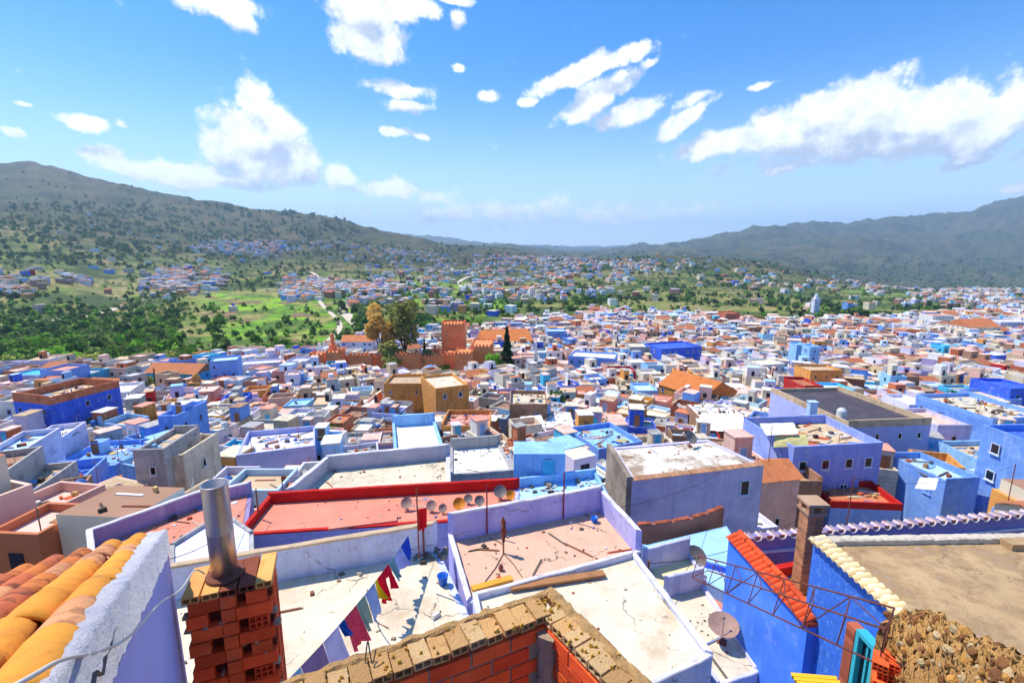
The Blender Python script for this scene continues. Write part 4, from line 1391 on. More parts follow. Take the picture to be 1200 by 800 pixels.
for i in range(n):
    c = sa_ + dd * (.40 * (i + .5)) + nn * .05
    o = link('scallop_tile', sc_me, SW, (c.x - SW.location.x, c.y - SW.location.y, -8.44 - SW.location.z), (0, pi, atan2(dd.y, dd.x)))
    link('fill', sc_in, o)
m_ = MB(); m_.seg(sa_, sb_, .25, -8.6 + .002, -8.50); m_.build('coping', mat('mauve_render', '#8a7cb4'), SW)
# brown roofed house
LR, lp, lo_, _ = terrace('brown_flat_roof_house', 'azure house with a wide bare brown flat roof at the right', 'house', None, -6.0, [0, 0, 0, 0], rough_blue, floor_t, base=-20,
                         worldpts=[Vector((6.55, 9.05, -6)), Vector((12.8, 9.2, -6)), Vector((12.8, 2.5, -6)), Vector((6.65, 6.85, -6))], w=.14)
rl = LR.location
for ei in range(4):
    a, b_ = lo_[ei], lo_[(ei + 1) % 4]
    d = (b_ - a).normalized(); Lw = (b_ - a).length
    if abs(d.y) > .95 and a.x < 8:       # left edge: cream tiles
        n = int(Lw / .15)
        for i in range(n):
            c = a + d * (.15 * (i + .5)); nO = Vector((d.y, -d.x))
            cc = c + nO * .14
            link('edge_tile', clay_cop[1], LR, (cc.x - rl.x, cc.y - rl.y, -5.98 - rl.z), (radians(12), 0, atan2(d.y, d.x)), (.85, .8, .85))
        ms = rough_slab(Vector((a.x, a.y, -5.9)) + Vector((-.02, 0, 0)), Vector((d.x, d.y, 0)) * Lw, Vector((.22, 0, 0)), Vector((0, 0, .1)), 60, 5, .02, 3)
        ms.build('edge_mortar', mat('edge_white', '#f0e6d6', stain='#d8a860', sa=.5, ss=4, rnd=0), LR)
    if abs(d.x) > .95 and a.y > 8 and b_.y > 8:
        ms = rough_slab(Vector((b_.x - .1, b_.y - .02, -5.88)), Vector((a.x - b_.x, a.y - b_.y, 0)), Vector((0, -.2, 0)), Vector((0, 0, .12)), 90, 5, .025, 8)
        ms.build('far_kerb', mat('kerb_stone', '#cfc2ae', stain='#8a7a68', ss=5), LR)
m_ = MB(); m_.seg((10.2, 8.8), (12.8, 8.9), .25, -6.1, -5.86); m_.build('far_step', floor_t, LR)
# strip standing in for the eave's shade on the wall, left unbuilt
m_ = MB()
m_.prism([(6.395, 6.9), (6.35, 9.2), (6.34, 9.2), (6.385, 6.9)], -6.95, -6.03)
# window with turquoise shutters
def face_box(root, name, m, y0, y1, z0, z1, x0, x1):
    b_ = MB(); b_.box(x0, y0, z0, x1, y1, z1)
    return b_.build(name, m, root)
m_ = MB()
wx = 6.44
win = face_box(LR, 'window', mat('shutter_turquoise', '#3ab4c4', stain='#1c7c94', ss=5, rnd=0), 7.12, 7.22, -8.6, -6.75, wx - .16, wx + .02)
for (y0, y1) in ((7.52, 7.60),):
    face_box(LR, 'window', MATS['shutter_turquoise'], y0, y1, -8.6, -6.75, wx - .16, wx + .02)
face_box(LR, 'lintel', MATS['shutter_turquoise'], 7.22, 7.52, -6.83, -6.75, wx - .16, wx + .02)
face_box(LR, 'pane', glass, 7.22, 7.52, -8.6, -6.83, wx - .06, wx + .02)
face_box(LR, 'mullion', MATS['shutter_turquoise'], 7.35, 7.39, -8.6, -6.83, wx - .1, wx - .061)
for k in range(14):
    link('brick', bs_me, LR, (wx - .05 - rl.x, 7.72 - rl.y, -8.6 + k * .13 - rl.z), (0, 0, pi / 2), (1, 1, 1.6))
# yellow board bottom
q1, q2 = AD(950, 815, 5.2), AD(1010, 800, 5.0)
m_ = MB()
for k in range(7):
    o_1 = Vector((.0, .055 * k, 0))
    m_.beam(AD(948, 822, 5.2) + o_1, AD(1006, 828, 5.0) + o_1, .05, .04)
tag(m_.build('corrugated_sheet', mat('sheet_yellow', '#e8b428', stain='#b88420', rnd=0)), 'yellow corrugated sheet at the bottom edge below the blue rough wall', 'sheet')
# chimney
cb_ = AZ(940, 690, -9.4)
CH = empty('brick_chimney', (cb_.x, cb_.y, -9.6), 'tall tan brick chimney with capped top rising between the blue walls', 'chimney')
topz = None
hz = 0
for zz in [i * .05 for i in range(200)]:
    if proj(cb_.x, cb_.y, -9.6 + zz)[1] < 600: hz = zz; break
br_t = MB(); br_t.box(-.1, -.05, 0, .1, .05, .062); br_t = br_t.mesh('brick', mat('chimney_brick', '#b8805c', stain='#8a5a44', rnd=.28))
m_ = MB(); m_.box(-.17, -.17, 0, .17, .17, hz); o = m_.build('mortar_core', mat('chimney_mortar', '#b09070', bump=.8), None); o.parent = CH
z = 0; r_ = 0
while z < hz - .05:
    a = .105 if r_ % 2 else .07
    for x_ in (-.095, .115):
        link('brick', br_t, CH, (x_ + (-.02 if r_ % 2 else 0), -.17, z)); link('brick', br_t, CH, (-.17, -x_ * .9, z), (0, 0, pi / 2))
    z += .072; r_ += 1
m_ = MB(); m_.box(-.26, -.26, hz, .26, .26, hz + .08); o = m_.build('cap', mat('chimney_cap', '#b89478', stain='#6e5a4a'), None); o.parent = CH
for x_, y_ in ((-.17, -.17), (.17, -.17), (-.17, .17), (.17, .17)):
    m_ = MB(); m_.box(x_ - .07, y_ - .07, hz + .081, x_ + .07, y_ + .07, hz + .27); o = m_.build('post', MATS['chimney_brick'], None); o.parent = CH
m_ = MB(); m_.box(-.28, -.28, hz + .271, .28, .28, hz + .34); o = m_.build('hood', MATS['chimney_cap'], None); o.parent = CH
# steel lattice girder
GRD = empty('lattice_girder', AD(930, 700, 6.6), 'rusty steel lattice girder lying slantwise in front of the blue walls', 'lattice girder')
ch_ends = [(AD(819, 651, 8.6), AD(1048, 712, 5.0)), (AD(830, 668, 8.2), AD(1038, 737, 4.7)), (AD(811, 676, 8.6), AD(1030, 778, 4.9))]
for a, b_ in ch_ends:
    m_ = MB(); m_.tube([a, b_], .011, 6); m_.build('chord', mat('girder_rust', '#6e4038', rough=.7, stain='#3e2624', ss=6, bump=.1), GRD)
N = 7
for k in range(N + 1):
    t = k / N
    pts_ = [a + (b_ - a) * t for a, b_ in ch_ends]
    for i, j in ((0, 1), (1, 2), (2, 0)):
        m_ = MB(); m_.tube([pts_[i], pts_[j]], .007, 5); m_.build('strut', mat('girder_rust', '#6e4038', rough=.7, stain='#3e2624', ss=6, bump=.1), GRD)
    if k < N:
        nx_ = [a + (b_ - a) * ((k + 1) / N) for a, b_ in ch_ends]
        m_ = MB(); m_.tube([pts_[k % 3], nx_[(k + 1) % 3]], .007, 5); m_.build('strut', mat('girder_rust', '#6e4038', rough=.7, stain='#3e2624', ss=6, bump=.1), GRD)
# rubble stone wall bottom right
RW = empty('rubble_stone_wall', AD(1130, 800, 3.9), 'crumbling brown rubble stone wall top in the lower right corner', 'stone wall')
stone_ms = [mat('stone_ochre', '#d0984e', stain='#7e5834', sa=.7, ss=9, bs=50, bump=1, rnd=.3, vs=5), mat('stone_brown', '#9a683c', stain='#54382a', sa=.7, ss=9, bs=50, bump=1, rnd=.3, vs=5), mat('stone_pale', '#d8bc8c', stain='#96754c', sa=.7, ss=9, bs=50, bump=1, rnd=.2, vs=5)]
crest = [(AD(1048, 742, 4.9)), AD(1080, 728, 4.6), AD(1116, 736, 4.2), AD(1162, 760, 3.75), AD(1222, 792, 3.3), AD(1295, 826, 2.9)]
crest = smooth_path(crest, 6)


def stone_mesh(seed, m):
    r = random.Random(seed)
    mb = MB()
    lv = []
    n = 7
    for z_, s_ in ((-.5, .55), (-.2, .95), (.2, 1), (.48, .6)):
        lv.append([((s_ + r.uniform(-.15, .15)) * cos(2 * pi * k / n) * .5, (s_ + r.uniform(-.15, .15)) * sin(2 * pi * k / n) * .5, z_ + r.uniform(-.07, .07)) for k in range(n)])
    k0 = len(mb.v)
    for l in lv: mb.v.extend(l)
    for a in range(3):
        for i in range(n):
            j = (i + 1) % n
            mb.f.append((a * n + i, a * n + j, (a + 1) * n + j, (a + 1) * n + i)); mb.mi.append(0); mb.c.append(None)
    mb.f.append(tuple(range(3 * n, 4 * n))); mb.mi.append(0); mb.c.append(None)
    mb.f.append(tuple(range(n - 1, -1, -1))); mb.mi.append(0); mb.c.append(None)
    return mb.mesh('stone', m)


st_me = [stone_mesh(i, stone_ms[i % 3]) for i in range(9)]
rr = random.Random(21)
outw = Vector((.35, .75, 0)).normalized()      # away from the viewer, across the wall top
from mathutils import noise as mnoise
# lumpy core: loft of the crest with a section
sec = [(-.62, -3.2), (-.50, -1.2), (-.40, -.35), (-.28, -.10), (0, 0.0), (.25, .01), (.5, -.05), (.72, -.2), (.8, -.8), (.82, -3.2)]
sec2 = []
for i in range(len(sec) - 1):
    for k in range(9):
        t = k / 9
        sec2.append((sec[i][0] + (sec[i + 1][0] - sec[i][0]) * t, sec[i][1] + (sec[i + 1][1] - sec[i][1]) * t))
sec2.append(sec[-1])
fine = []
for i in range(len(crest) - 1):
    for k in range(8): fine.append(crest[i] + (crest[i + 1] - crest[i]) * (k / 4))
m_ = MB()
ns = len(sec2)
for p in fine:
    for (u_, v_) in sec2:
        q_ = p + outw * u_ * .62 + Vector((0, 0, v_ - .05))
        h = mnoise.fractal(q_ * 6, .7, 2.0, 6) * .11
        h2 = mnoise.noise(q_ * 22) * .022 + mnoise.noise(q_ * 45) * .012
        q_ = q_ + Vector((h2 * .4, -h2 * .5, h * .6 + h2))
        m_.v.append(tuple(q_))
for i in range(len(fine) - 1):
    for j in range(ns - 1):
        a = i * ns + j
        m_.f.append((a, a + 1, a + ns + 1, a + ns)); m_.mi.append(0); m_.c.append(None)
m_.build('rubble_core', mat('rubble_core', '#d8a460', stain='#7a5432', sa=.8, ss=7, bs=40, bump=1, rnd=0, vs=5), RW, smooth=True)
rl = RW.location
for k in range(200):
    p = rr.choice(fine)
    if rr.random() < .62:
        u_ = rr.uniform(-.3, .6); v_ = -.095 + rr.uniform(-.03, .015)
    else:
        i = rr.randint(8, 30); u_, v_ = sec2[i]; v_ += rr.uniform(-.1, .1)
    c = p + outw * u_ * .62 + Vector((rr.uniform(-.03, .03), rr.uniform(-.03, .03), v_ - .04))
    s_ = rr.uniform(.06, .13) if rr.random() < .5 else rr.uniform(.03, .07)
    link('stone', rr.choice(st_me), RW, c - rl, (rr.uniform(0, 6), rr.uniform(0, 6), rr.uniform(0, 6)), (s_, s_ * rr.uniform(.6, 1.2), s_ * rr.uniform(.5, .8)))
# red brick pile under it
for k in range(8):
    for j in range(3):
        c = AD(1040, 790 + k * 11, 4.75) + Vector((.24 * j * .5 + (k % 2) * .05, .1, 0))
        link('brick', bl if (k + j) % 3 else bl2, RW, c - rl, (0, 0, .9))

# ================================================================== houses of the town
WIN_W = []


def win_proto(w, h, fm, gm, arch=False):
    m = MB(); t = .09; dp = .07
    for a in ((-w / 2, 0, -w / 2 + t, h), (w / 2 - t, 0, w / 2, h), (-w / 2 + t, h - t, w / 2 - t, h), (-w / 2 + t, 0, w / 2 - t, t)):
        m.box(a[0], -dp, a[1], a[2], 0, a[3])
    if h < 1.6: m.box(-w / 2 - .08, -dp - .09, -.09, w / 2 + .08, 0, -.003)
    f = m.mesh('window', fm)
    m = MB(); m.box(-w / 2 + t, -.02, t, w / 2 - t, 0, h - t); m.box(-.03, -.045, t, .03, -.021, h - t)
    return f, m.mesh('pane', gm)


WP = [win_proto(.95, 1.15, frame_m, glass), win_proto(.8, 1.0, pm('azure'), glass), win_proto(.7, .8, pm('tan'), dark_m), win_proto(1.2, 1.0, pm('turquoise'), glass), win_proto(.6, .9, pm('white'), dark_m)]
DP = [win_proto(.95, 2.0, pm('azure'), pm('turquoise')), win_proto(.95, 2.0, pm('brown'), wood), win_proto(.95, 2.0, pm('white'), pm('sky'))]
FOOT = []      # occupied circles


def rect(w, d, x=0, y=0):
    return [(x - w / 2, y - d / 2), (x + w / 2, y - d / 2), (x + w / 2, y + d / 2), (x - w / 2, y + d / 2)]


def put_win(root, mesh2, x, y, z, face, panes=True, name='window'):
    rz = {'f': 0, 'r': pi / 2, 'l': -pi / 2, 'b': pi}[face]
    o = link(name, mesh2[0], root, (x, y, z), (0, 0, rz))
    if panes: link('pane', mesh2[1], o)
    return o


def make_house(x, y, w, d, rot, h, wall, roof, label, par=.7, seed=0, room=None, tiled=None, name='town_house', cat='house', wins=2, top=None, gz=None, group='houses of the old town', panes=True, band=None, room_wall=None):
    r = random.Random(seed)
    base = (ground_z(x, y) if gz is None else gz) - 3
    H = h + 3
    root = empty(name, (x, y, base), label, cat, group, rz=rot)
    b_ = MB()
    hw, hd = w / 2, d / 2
    t = .22
    jz = min(.5, w * .07)
    if tiled is None:
        qd = [(-hw, -hd), (hw, -hd), (hw + r.uniform(-jz, jz), hd + r.uniform(-jz, jz)), (-hw + r.uniform(-jz, jz), hd + r.uniform(-jz, jz))]
        b_.hexa([(a, c, 0) for a, c in qd], [(a, c, H - .04) for a, c in qd])
        link('wall', b_.mesh('wall', wall), root)
        qi, _o = offset_poly(qd, -t)
        qi = [(v.x, v.y) for v in _o]
        b_ = MB(); b_.hexa([(a, c, H - .04) for a, c in qi], [(a, c, H) for a, c in qi])
        link('roof', b_.mesh('roof', roof), root)
        if par:
            b_ = MB()
            z0, z1 = H - .038, H + par
            for k in range(4):
                j = r.uniform(-.5, .3) * par if r.random() < .35 else 0
                k2 = (k + 1) % 4
                q4 = [qd[k], qd[k2], qi[k2], qi[k]]
                b_.hexa([(a, c, z0) for a, c in q4], [(a, c, z1 + j) for a, c in q4])
            link('parapet', b_.mesh('parapet', top or wall), root)
    else:
        b_.box(-hw, -hd, 0, hw, hd, H - .04)
        link('wall', b_.mesh('wall', wall), root)
        b_ = MB(); o_ = .3; rise = min(w, d) * .26
        z0 = H - .03
        if w >= d:
            rr_ = [(-hw - o_, 0), (hw + o_, 0)]
            b_.face([(-hw - o_, -hd - o_, z0), (hw + o_, -hd - o_, z0), (hw + o_, 0, z0 + rise), (-hw - o_, 0, z0 + rise)])
            b_.face([(hw + o_, hd + o_, z0), (-hw - o_, hd + o_, z0), (-hw - o_, 0, z0 + rise), (hw + o_, 0, z0 + rise)])
            b_.face([(-hw - o_, hd + o_, z0), (-hw - o_, -hd - o_, z0), (-hw - o_, 0, z0 + rise)])
            b_.face([(hw + o_, -hd - o_, z0), (hw + o_, hd + o_, z0), (hw + o_, 0, z0 + rise)])
        else:
            b_.face([(-hw - o_, -hd - o_, z0), (0, -hd - o_, z0 + rise), (0, hd + o_, z0 + rise), (-hw - o_, hd + o_, z0)][::-1])
            b_.face([(hw + o_, -hd - o_, z0), (0, -hd - o_, z0 + rise), (0, hd + o_, z0 + rise), (hw + o_, hd + o_, z0)])
            b_.face([(-hw - o_, -hd - o_, z0), (hw + o_, -hd - o_, z0), (0, -hd - o_, z0 + rise)])
            b_.face([(hw + o_, hd + o_, z0), (-hw - o_, hd + o_, z0), (0, hd + o_, z0 + rise)])
        b_.face([(-hw - o_, -hd - o_, z0), (-hw - o_, hd + o_, z0), (hw + o_, hd + o_, z0), (hw + o_, -hd - o_, z0)])
        link('tiled_roof', b_.mesh('tiled_roof', tiled), root)
    if band:
        b_ = MB(); b_.box(-hw - .03, -hd - .03, H - 3.1, hw + .03, -hd - .001, H - 2.95); link('string_course', b_.mesh('string_course', band), root)
    wm = WP[r.randrange(len(WP))]
    for fl in range(wins):
        z = H - 1.9 - fl * 3
        n = max(1, int(w / 2.6))
        for i in range(n):
            if r.random() < .85: put_win(root, wm, -hw + w * (i + .5) / n + r.uniform(-.2, .2), -hd, z, 'f', panes)
        n = max(1, int(d / 3.2))
        for f_, sx in (('r', 1), ('l', -1)):
            if (x > 0) == (sx > 0): continue
            for i in range(n):
                if r.random() < .6: put_win(root, wm, sx * hw, -hd + d * (i + .5) / n, z, f_, panes)
    if room and tiled is None:
        rw, rd, rh, rx, ry = room
        b_ = MB(); b_.box(rx - rw / 2, ry - rd / 2, H + .002, rx + rw / 2, ry + rd / 2, H + rh)
        ro = link('roof_room', b_.mesh('roof_room', room_wall or wall), root)
        b_ = MB(); b_.box(rx - rw / 2 - .12, ry - rd / 2 - .12, H + rh, rx + rw / 2 + .12, ry + rd / 2 + .12, H + rh + .12)
        link('room_roof', b_.mesh('room_roof', roof), ro)
        dm = DP[r.randrange(3)]
        o = link('door', dm[0], ro, (rx + r.uniform(-.2, .2) * rw, ry - rd / 2, H + .03)); link('door_leaf', dm[1], o)
    FOOT.append((x, y, max(w, d) * .5))
    return root, H + base


def solve_Y(px, ytop, h):
    """nearest-to-far search: the farthest distance at which a roof h above the ground shows at ytop"""
    t = (px - 600) / F
    best = None
    Y = 1800.0
    while Y > 26:
        z = ground_z(t * Y, Y) + h
        dep = Y * CP - z * SP
        x = t * dep
        z = ground_z(x, Y) + h
        py = proj(x, Y, z)[1]
        if best is None or py > best[0]: best = (py, x, Y, z)
        if py >= ytop: return x, Y, z
        Y *= .99
    return None


def bpx(px0, px1, ytop, h, dp, wall, roof, label, rot=0.0, **k):
    pc = (px0 + px1) / 2
    hh = h * (1.55 if h > 4.5 else 1.2) if ytop < 545 else h
    while True:
        sol = solve_Y(pc, ytop, hh)
        if sol and sol[1] > 40: break
        if hh < 2.2: break
        hh *= .93
    h = hh
    if not sol: sol = solve_Y(pc, ytop + 20, 2.0) or (AZ(pc, ytop, -18).x, AZ(pc, ytop, -18).y, -18)
    x, Y, z = sol
    dep = Y * CP - z * SP
    w = (px1 - px0) / F * dep
    y = Y + dp / 2
    r = make_house(x * (y / Y) if not k.pop('fixx', False) else x, y, w, dp, rot, h, wall, roof, label, seed=int(pc * 7 + ytop), group=None, gz=z - h, **k)
    return r[0], r[1], w, dp, Y


M = pm
orange_tile = mat('orange_roof_tiles', '#c8794a', stain='#8a5238', sa=.6, ss=.8, vs=.5, bs=3, bump=.6)
brick_wall = mat('old_brick_wall', '#a8643c', stain='#7a4428', sa=.6, ss=.8, bs=6, bump=.6)
fort_m = mat('fortress_rammed_earth', '#f0935a', stain='#c86c3c', sa=.6, ss=.25, bs=4, bump=.7, vs=.3, rnd=.06)
LM = []    # landmarks for the labels of ordinary houses


def lm(px, py, name): LM.append((px, py, name))


B = {}
B['cobalt'] = bpx(52, 112, 472, 8, 11, M('cobalt'), M('tan'), 'big cobalt blue house with an orange brick roof wall on the left', rot=-.25, par=1.3, top=M('terracotta'), room=None, wins=2)
B['whitebal'] = bpx(14, 46, 474, 7, 9, M('white'), M('tan'), 'white house with potted plants beside the big cobalt house', wins=1)
B['sk1'] = bpx(25, 62, 441, 6, 9, M('lavender'), M('turquoise'), 'lavender house with turquoise roof at the forest edge')
B['sk2'] = bpx(62, 92, 436, 7, 9, M('azure'), M('salmon'), 'azure house with a salmon roof at the forest edge')
B['sk3'] = bpx(94, 118, 440, 5.5, 8, M('turquoise'), M('grey'), 'small turquoise house with grey roof at the forest edge')
B['long1'] = bpx(180, 246, 437, 6.5, 10, M('turquoise'), None, 'long turquoise block under a wide orange tiled roof', tiled=orange_tile, rot=-.12, wins=2)
B['long2'] = bpx(98, 182, 458, 3.5, 12, M('sky'), None, 'low building under a long slanting orange tiled roof', tiled=orange_tile, rot=-.1, wins=1)
B['whitestep'] = bpx(112, 160, 464, 6, 10, M('white'), M('lilac'), 'white house with stepped parapet between cobalt house and orange roofs', rot=.3)
B['azl'] = bpx(250, 278, 425, 9, 9, M('azure'), M('paleblue'), 'tall azure house beside the turquoise block', rot=.4)
B['lilacrow'] = bpx(284, 328, 428, 6, 9, M('lilac'), M('lavender'), 'long stepped lilac house row at the edge of the gardens', rot=.35)
B['lilac2'] = bpx(340, 364, 425, 7, 8, M('lilac'), M('lilac'), 'lilac house block left of the twin orange bastions')
B['wl'] = bpx(403, 440, 400, 9, 10, M('lilac'), None, 'lilac house under orange tiles at the foot of the brown trees', tiled=orange_tile)
B['redr'] = bpx(248, 270, 478, 4, 7, M('red'), M('tan'), 'little red walled roof box amid the left town')
B['azb'] = bpx(205, 227, 492, 7, 7, M('azure'), M('lilac'), 'narrow azure tower house in the middle of the left town', room=(2, 2, 1.5, 0, 0))
B['greyb'] = bpx(182, 216, 534, 7.5, 6, M('grey'), M('tan'), 'two storey grey house with small square windows above the salmon roof', wins=2, rot=.1)
B['greyb2'] = bpx(216, 240, 540, 6, 6, M('cream'), M('tan'), 'cream house stuck to the grey two storey house')
B['wh1'] = bpx(8, 48, 542, 5, 9, M('lilac'), M('paleblue'), 'big lilac house with a pale blue roof at the left edge', band=M('mauve'), rot=.35, wins=1)
B['wh2'] = bpx(48, 82, 529, 5, 9, M('lilac'), M('white'), 'second big lilac house with a dark string course at the left', band=M('mauve'), rot=.35, wins=1)
B['wh3'] = bpx(-20, 26, 572, 7, 8, M('grey'), M('brown'), 'weathered grey house with brown roof at the left edge', wins=0, rot=.4)
B['wh4'] = bpx(90, 165, 552, 5, 9, M('azure'), M('azure'), 'bright azure walled terrace house with low pale ledges', wins=1, rot=.1, room=(1.6, 1.4, 1.6, -2, 2), room_wall=M('paleblue'))
B['yardl'] = bpx(58, 112, 578, 4.5, 7, M('azure'), M('cobalt'), 'pointed blue walled yard above the grey wall', par=1.1, wins=0, rot=.35)
B['gw'] = bpx(0, 62, 598, 6, 9, M('grey'), M('tan'), 'grey walled house with a bare tan roof in the lower left', wins=0, rot=.3)
B['gw2'] = bpx(66, 98, 610, 5, 8, M('brown'), M('grey'), 'brown stone house beside the mauve parapet', wins=0, rot=.5)
B['tealbox'] = bpx(200, 220, 562, 4.5, 4, M('sky'), M('cream'), 'little sky blue box house with cream roof above the salmon roof', wins=0)
B['ochre1'] = bpx(455, 500, 452, 8, 9, M('ochre'), M('tan'), 'ochre walled block with arcade windows below the fortress', rot=0, wins=1)
B['ochre2'] = bpx(500, 541, 457, 8, 12, M('ochre'), M('cream'), 'wide tan block joined to the ochre one', rot=.45, wins=1)
B['pinkr'] = bpx(519, 577, 503, 5, 8, M('brown'), M('salmon'), 'house with salmon roof within ochre parapets behind the bright white roof', top=M('ochre'), wins=0, par=.8)
B['blue_l'] = bpx(288, 372, 535, 5, 8, M('periwinkle'), M('lilac'), 'long periwinkle parapet house left of the grey walled terrace', wins=0, rot=.35)
B['tealroof'] = bpx(262, 298, 540, 4, 7, M('turquoise'), M('turquoise'), 'house with bright turquoise roof in the left town', wins=0)
B['paletin'] = bpx(284, 328, 513, 4.5, 8, M('grey'), M('cream'), 'house with a big flat cream tin roof in the left town', par=0, wins=0)
B['blk'] = bpx(930, 1036, 499, 7, 17, M('periwinkle'), mat('bitumen_roof', '#4c4650', stain='#7a6c70', rnd=0), 'periwinkle house with a black bitumen flat roof', top=M('tan'), par=.8, wins=1, rot=.1)
B['blk2'] = bpx(888, 1002, 530, 6, 9, mat('plaster_azure_light', '#8fa4ee', stain='#b8c4f0', rnd=0, streak=.5), M('tan'), 'bright periwinkle house with a walled terrace full of tarpaulin', rot=.12, wins=2, par=.9)
B['redb'] = bpx(930, 952, 455, 8, 8, M('red'), M('terracotta'), 'bright red house behind the black roof', wins=1)
B['tqb'] = bpx(955, 990, 460, 7, 7, M('turquoise'), M('paleblue'), 'turquoise walled house behind the black roof', wins=0)
B['cobt'] = bpx(1160, 1196, 458, 7.5, 9, M('cobalt'), M('cobalt'), 'tall cobalt tower house at the right', wins=1)
B['sandy'] = bpx(1104, 1186, 494, 6.5, 13, M('azure'), M('cream'), 'blue house with a wide sandy roof at the right', wins=1, rot=.1)
B['sandy2'] = bpx(1142, 1176, 470, 6, 8, M('azure'), M('cream'), 'small azure house with a tan roof left of the cobalt tower')
B['tqr'] = bpx(1110, 1142, 462, 5, 8, M('turquoise'), M('grey'), 'low turquoise house with a grey roof in the right town')
B['lilr'] = bpx(1070, 1110, 502, 6, 8, M('lavender'), M('pink'), 'lavender house with pink roof next to the sandy roofed house')
B['whr'] = bpx(1046, 1075, 478, 7, 7, M('lilac'), M('white'), 'lilac house with three windows in the right town', wins=2)
B['apt'] = bpx(879, 912, 428, 7, 9, M('white'), M('cream'), 'four storey white apartment block with rows of windows', wins=3, rot=.25)
B['yel'] = bpx(940, 978, 436, 8, 8, M('ochre'), M('tan'), 'ochre yellow house right of the white apartment block')
B['twin1'] = bpx(929, 941, 405, 10, 6, M('sky'), M('sky'), 'left of two sky blue square towers')
B['twin2'] = bpx(944, 956, 408, 10, 6, M('sky'), M('sky'), 'right of two sky blue square towers')
B['hall'] = bpx(786, 846, 463, 5, 16, M('ochre'), None, 'wide hall under a big orange tiled roof in the town centre', tiled=mat('hall_tiles', '#d07a3c', stain='#a85a30', sa=.5, ss=.6, bs=3, bump=.6), rot=.5, wins=1)
B['blc'] = bpx(668, 722, 421, 8, 12, M('azure'), M('white'), 'azure house with a wide white roof right of the town centre', rot=-.3, wins=1)
B['blc2'] = bpx(760, 815, 409, 9, 14, M('cobalt'), M('cobalt'), 'cobalt blue house with steep blue walls beyond the centre', rot=.3)
B['grc'] = bpx(735, 758, 407, 9, 10, M('grey'), M('cream'), 'grey apartment house with regular windows left of the cobalt one', wins=3)
B['redc'] = bpx(714, 742, 437, 6, 8, M('red'), M('grey'), 'dark red house with a grey rear wall in the centre')
B['hs'] = bpx(562, 620, 400, 6, 22, M('ochre'), None, 'big orange tiled hall behind the tall dark conifer', tiled=mat('hall_tiles', '#d07a3c'), rot=.25, wins=0)
B['bc1'] = bpx(640, 662, 389, 9, 10, M('azure'), M('paleblue'), 'azure and grey block behind the plaza minaret')
B['red2'] = bpx(845, 862, 368, 9, 18, M('rust'), M('rust'), 'rust red apartment block at the far green edge', wins=3)
B['red3'] = bpx(824, 844, 367, 8, 16, M('pink'), M('white'), 'pink apartment block at the far green edge', wins=3)
B['fw'] = bpx(1085, 1110, 370, 9, 14, M('white'), M('salmon'), 'white villa with a salmon roof at the far right', wins=2)
B['fw2'] = bpx(1122, 1158, 383, 9, 18, M('cream'), None, 'big cream building under tan tiles at the far right', tiled=orange_tile, wins=3)
B['fw3'] = bpx(1160, 1200, 378, 8, 16, M('lavender'), M('white'), 'lavender house with white roof at the far right edge')
B['boxw'] = bpx(742, 766, 460, 5, 8, M('sky'), M('paleblue'), 'sky blue domestic block left of the orange hall')
B['tk'] = bpx(610, 672, 502, 5, 9, M('grey'), M('white'), 'grey house with a broad white sheet roof in the middle town', wins=0, par=0)
B['br1'] = bpx(596, 640, 478, 7, 9, M('brown'), M('cream'), 'brown brick house with white roofs in the middle town', wins=1)
B['bll'] = bpx(676, 738, 528, 5, 8, M('azure'), M('sky'), 'azure walled yard just behind the lavender house', wins=0, rot=.4)
B['wht'] = bpx(812, 872, 498, 5, 12, M('brown'), M('white'), 'brown walled house covered by a big white awning', wins=0, par=0)
B['r1'] = bpx(945, 1062, 556, 4, 9, M('brown'), M('white'), 'low house with dazzling white roof and brick edge on the right', wins=0, par=.3, rot=-.25)
B['r2'] = bpx(1060, 1135, 528, 4.5, 9, M('lilac'), M('paleblue'), 'pale house with laundry and glass rails on the right', wins=0, rot=.1, room=(3, 3, 2, -3, 1))
B['r3'] = bpx(1066, 1110, 567, 6, 7, M('azure'), M('paleblue'), 'azure house with a white sloping awning on the right', wins=1, rot=.1)
B['r4'] = bpx(1120, 1188, 552, 6, 8, M('sky'), M('tan'), 'sky blue house with a tan block wall at the right edge', wins=1)
B['r5'] = bpx(1150, 1215, 582, 5, 6, M('paleblue'), M('grey'), 'pale grey blue roof yard at the right edge', wins=0, rot=.3)
B['r6'] = bpx(955, 1035, 596, 4, 5, M('azure'), M('terracotta'), 'house with a bright red inner parapet behind the scalloped wall', top=redp, wins=0, rot=-.08)
B['r7'] = bpx(912, 945, 572, 6, 5, M('brown'), M('tan'), 'brown ruined house with a rubble filled yard', wins=0, par=1.2)
B['r8'] = bpx(1185, 1260, 540, 9, 8, M('azure'), M('cobalt'), 'azure house at the far right edge of the town')
B['r9'] = bpx(1010, 1070, 520, 5, 8, M('azure'), M('tan'), 'azure house with bare tan roof next to the stairs', wins=0, rot=.3)
B['or1'] = bpx(852, 884, 528, 4, 7, M('terracotta'), M('rust'), 'small house roofed with an orange awning', wins=0, par=.3)
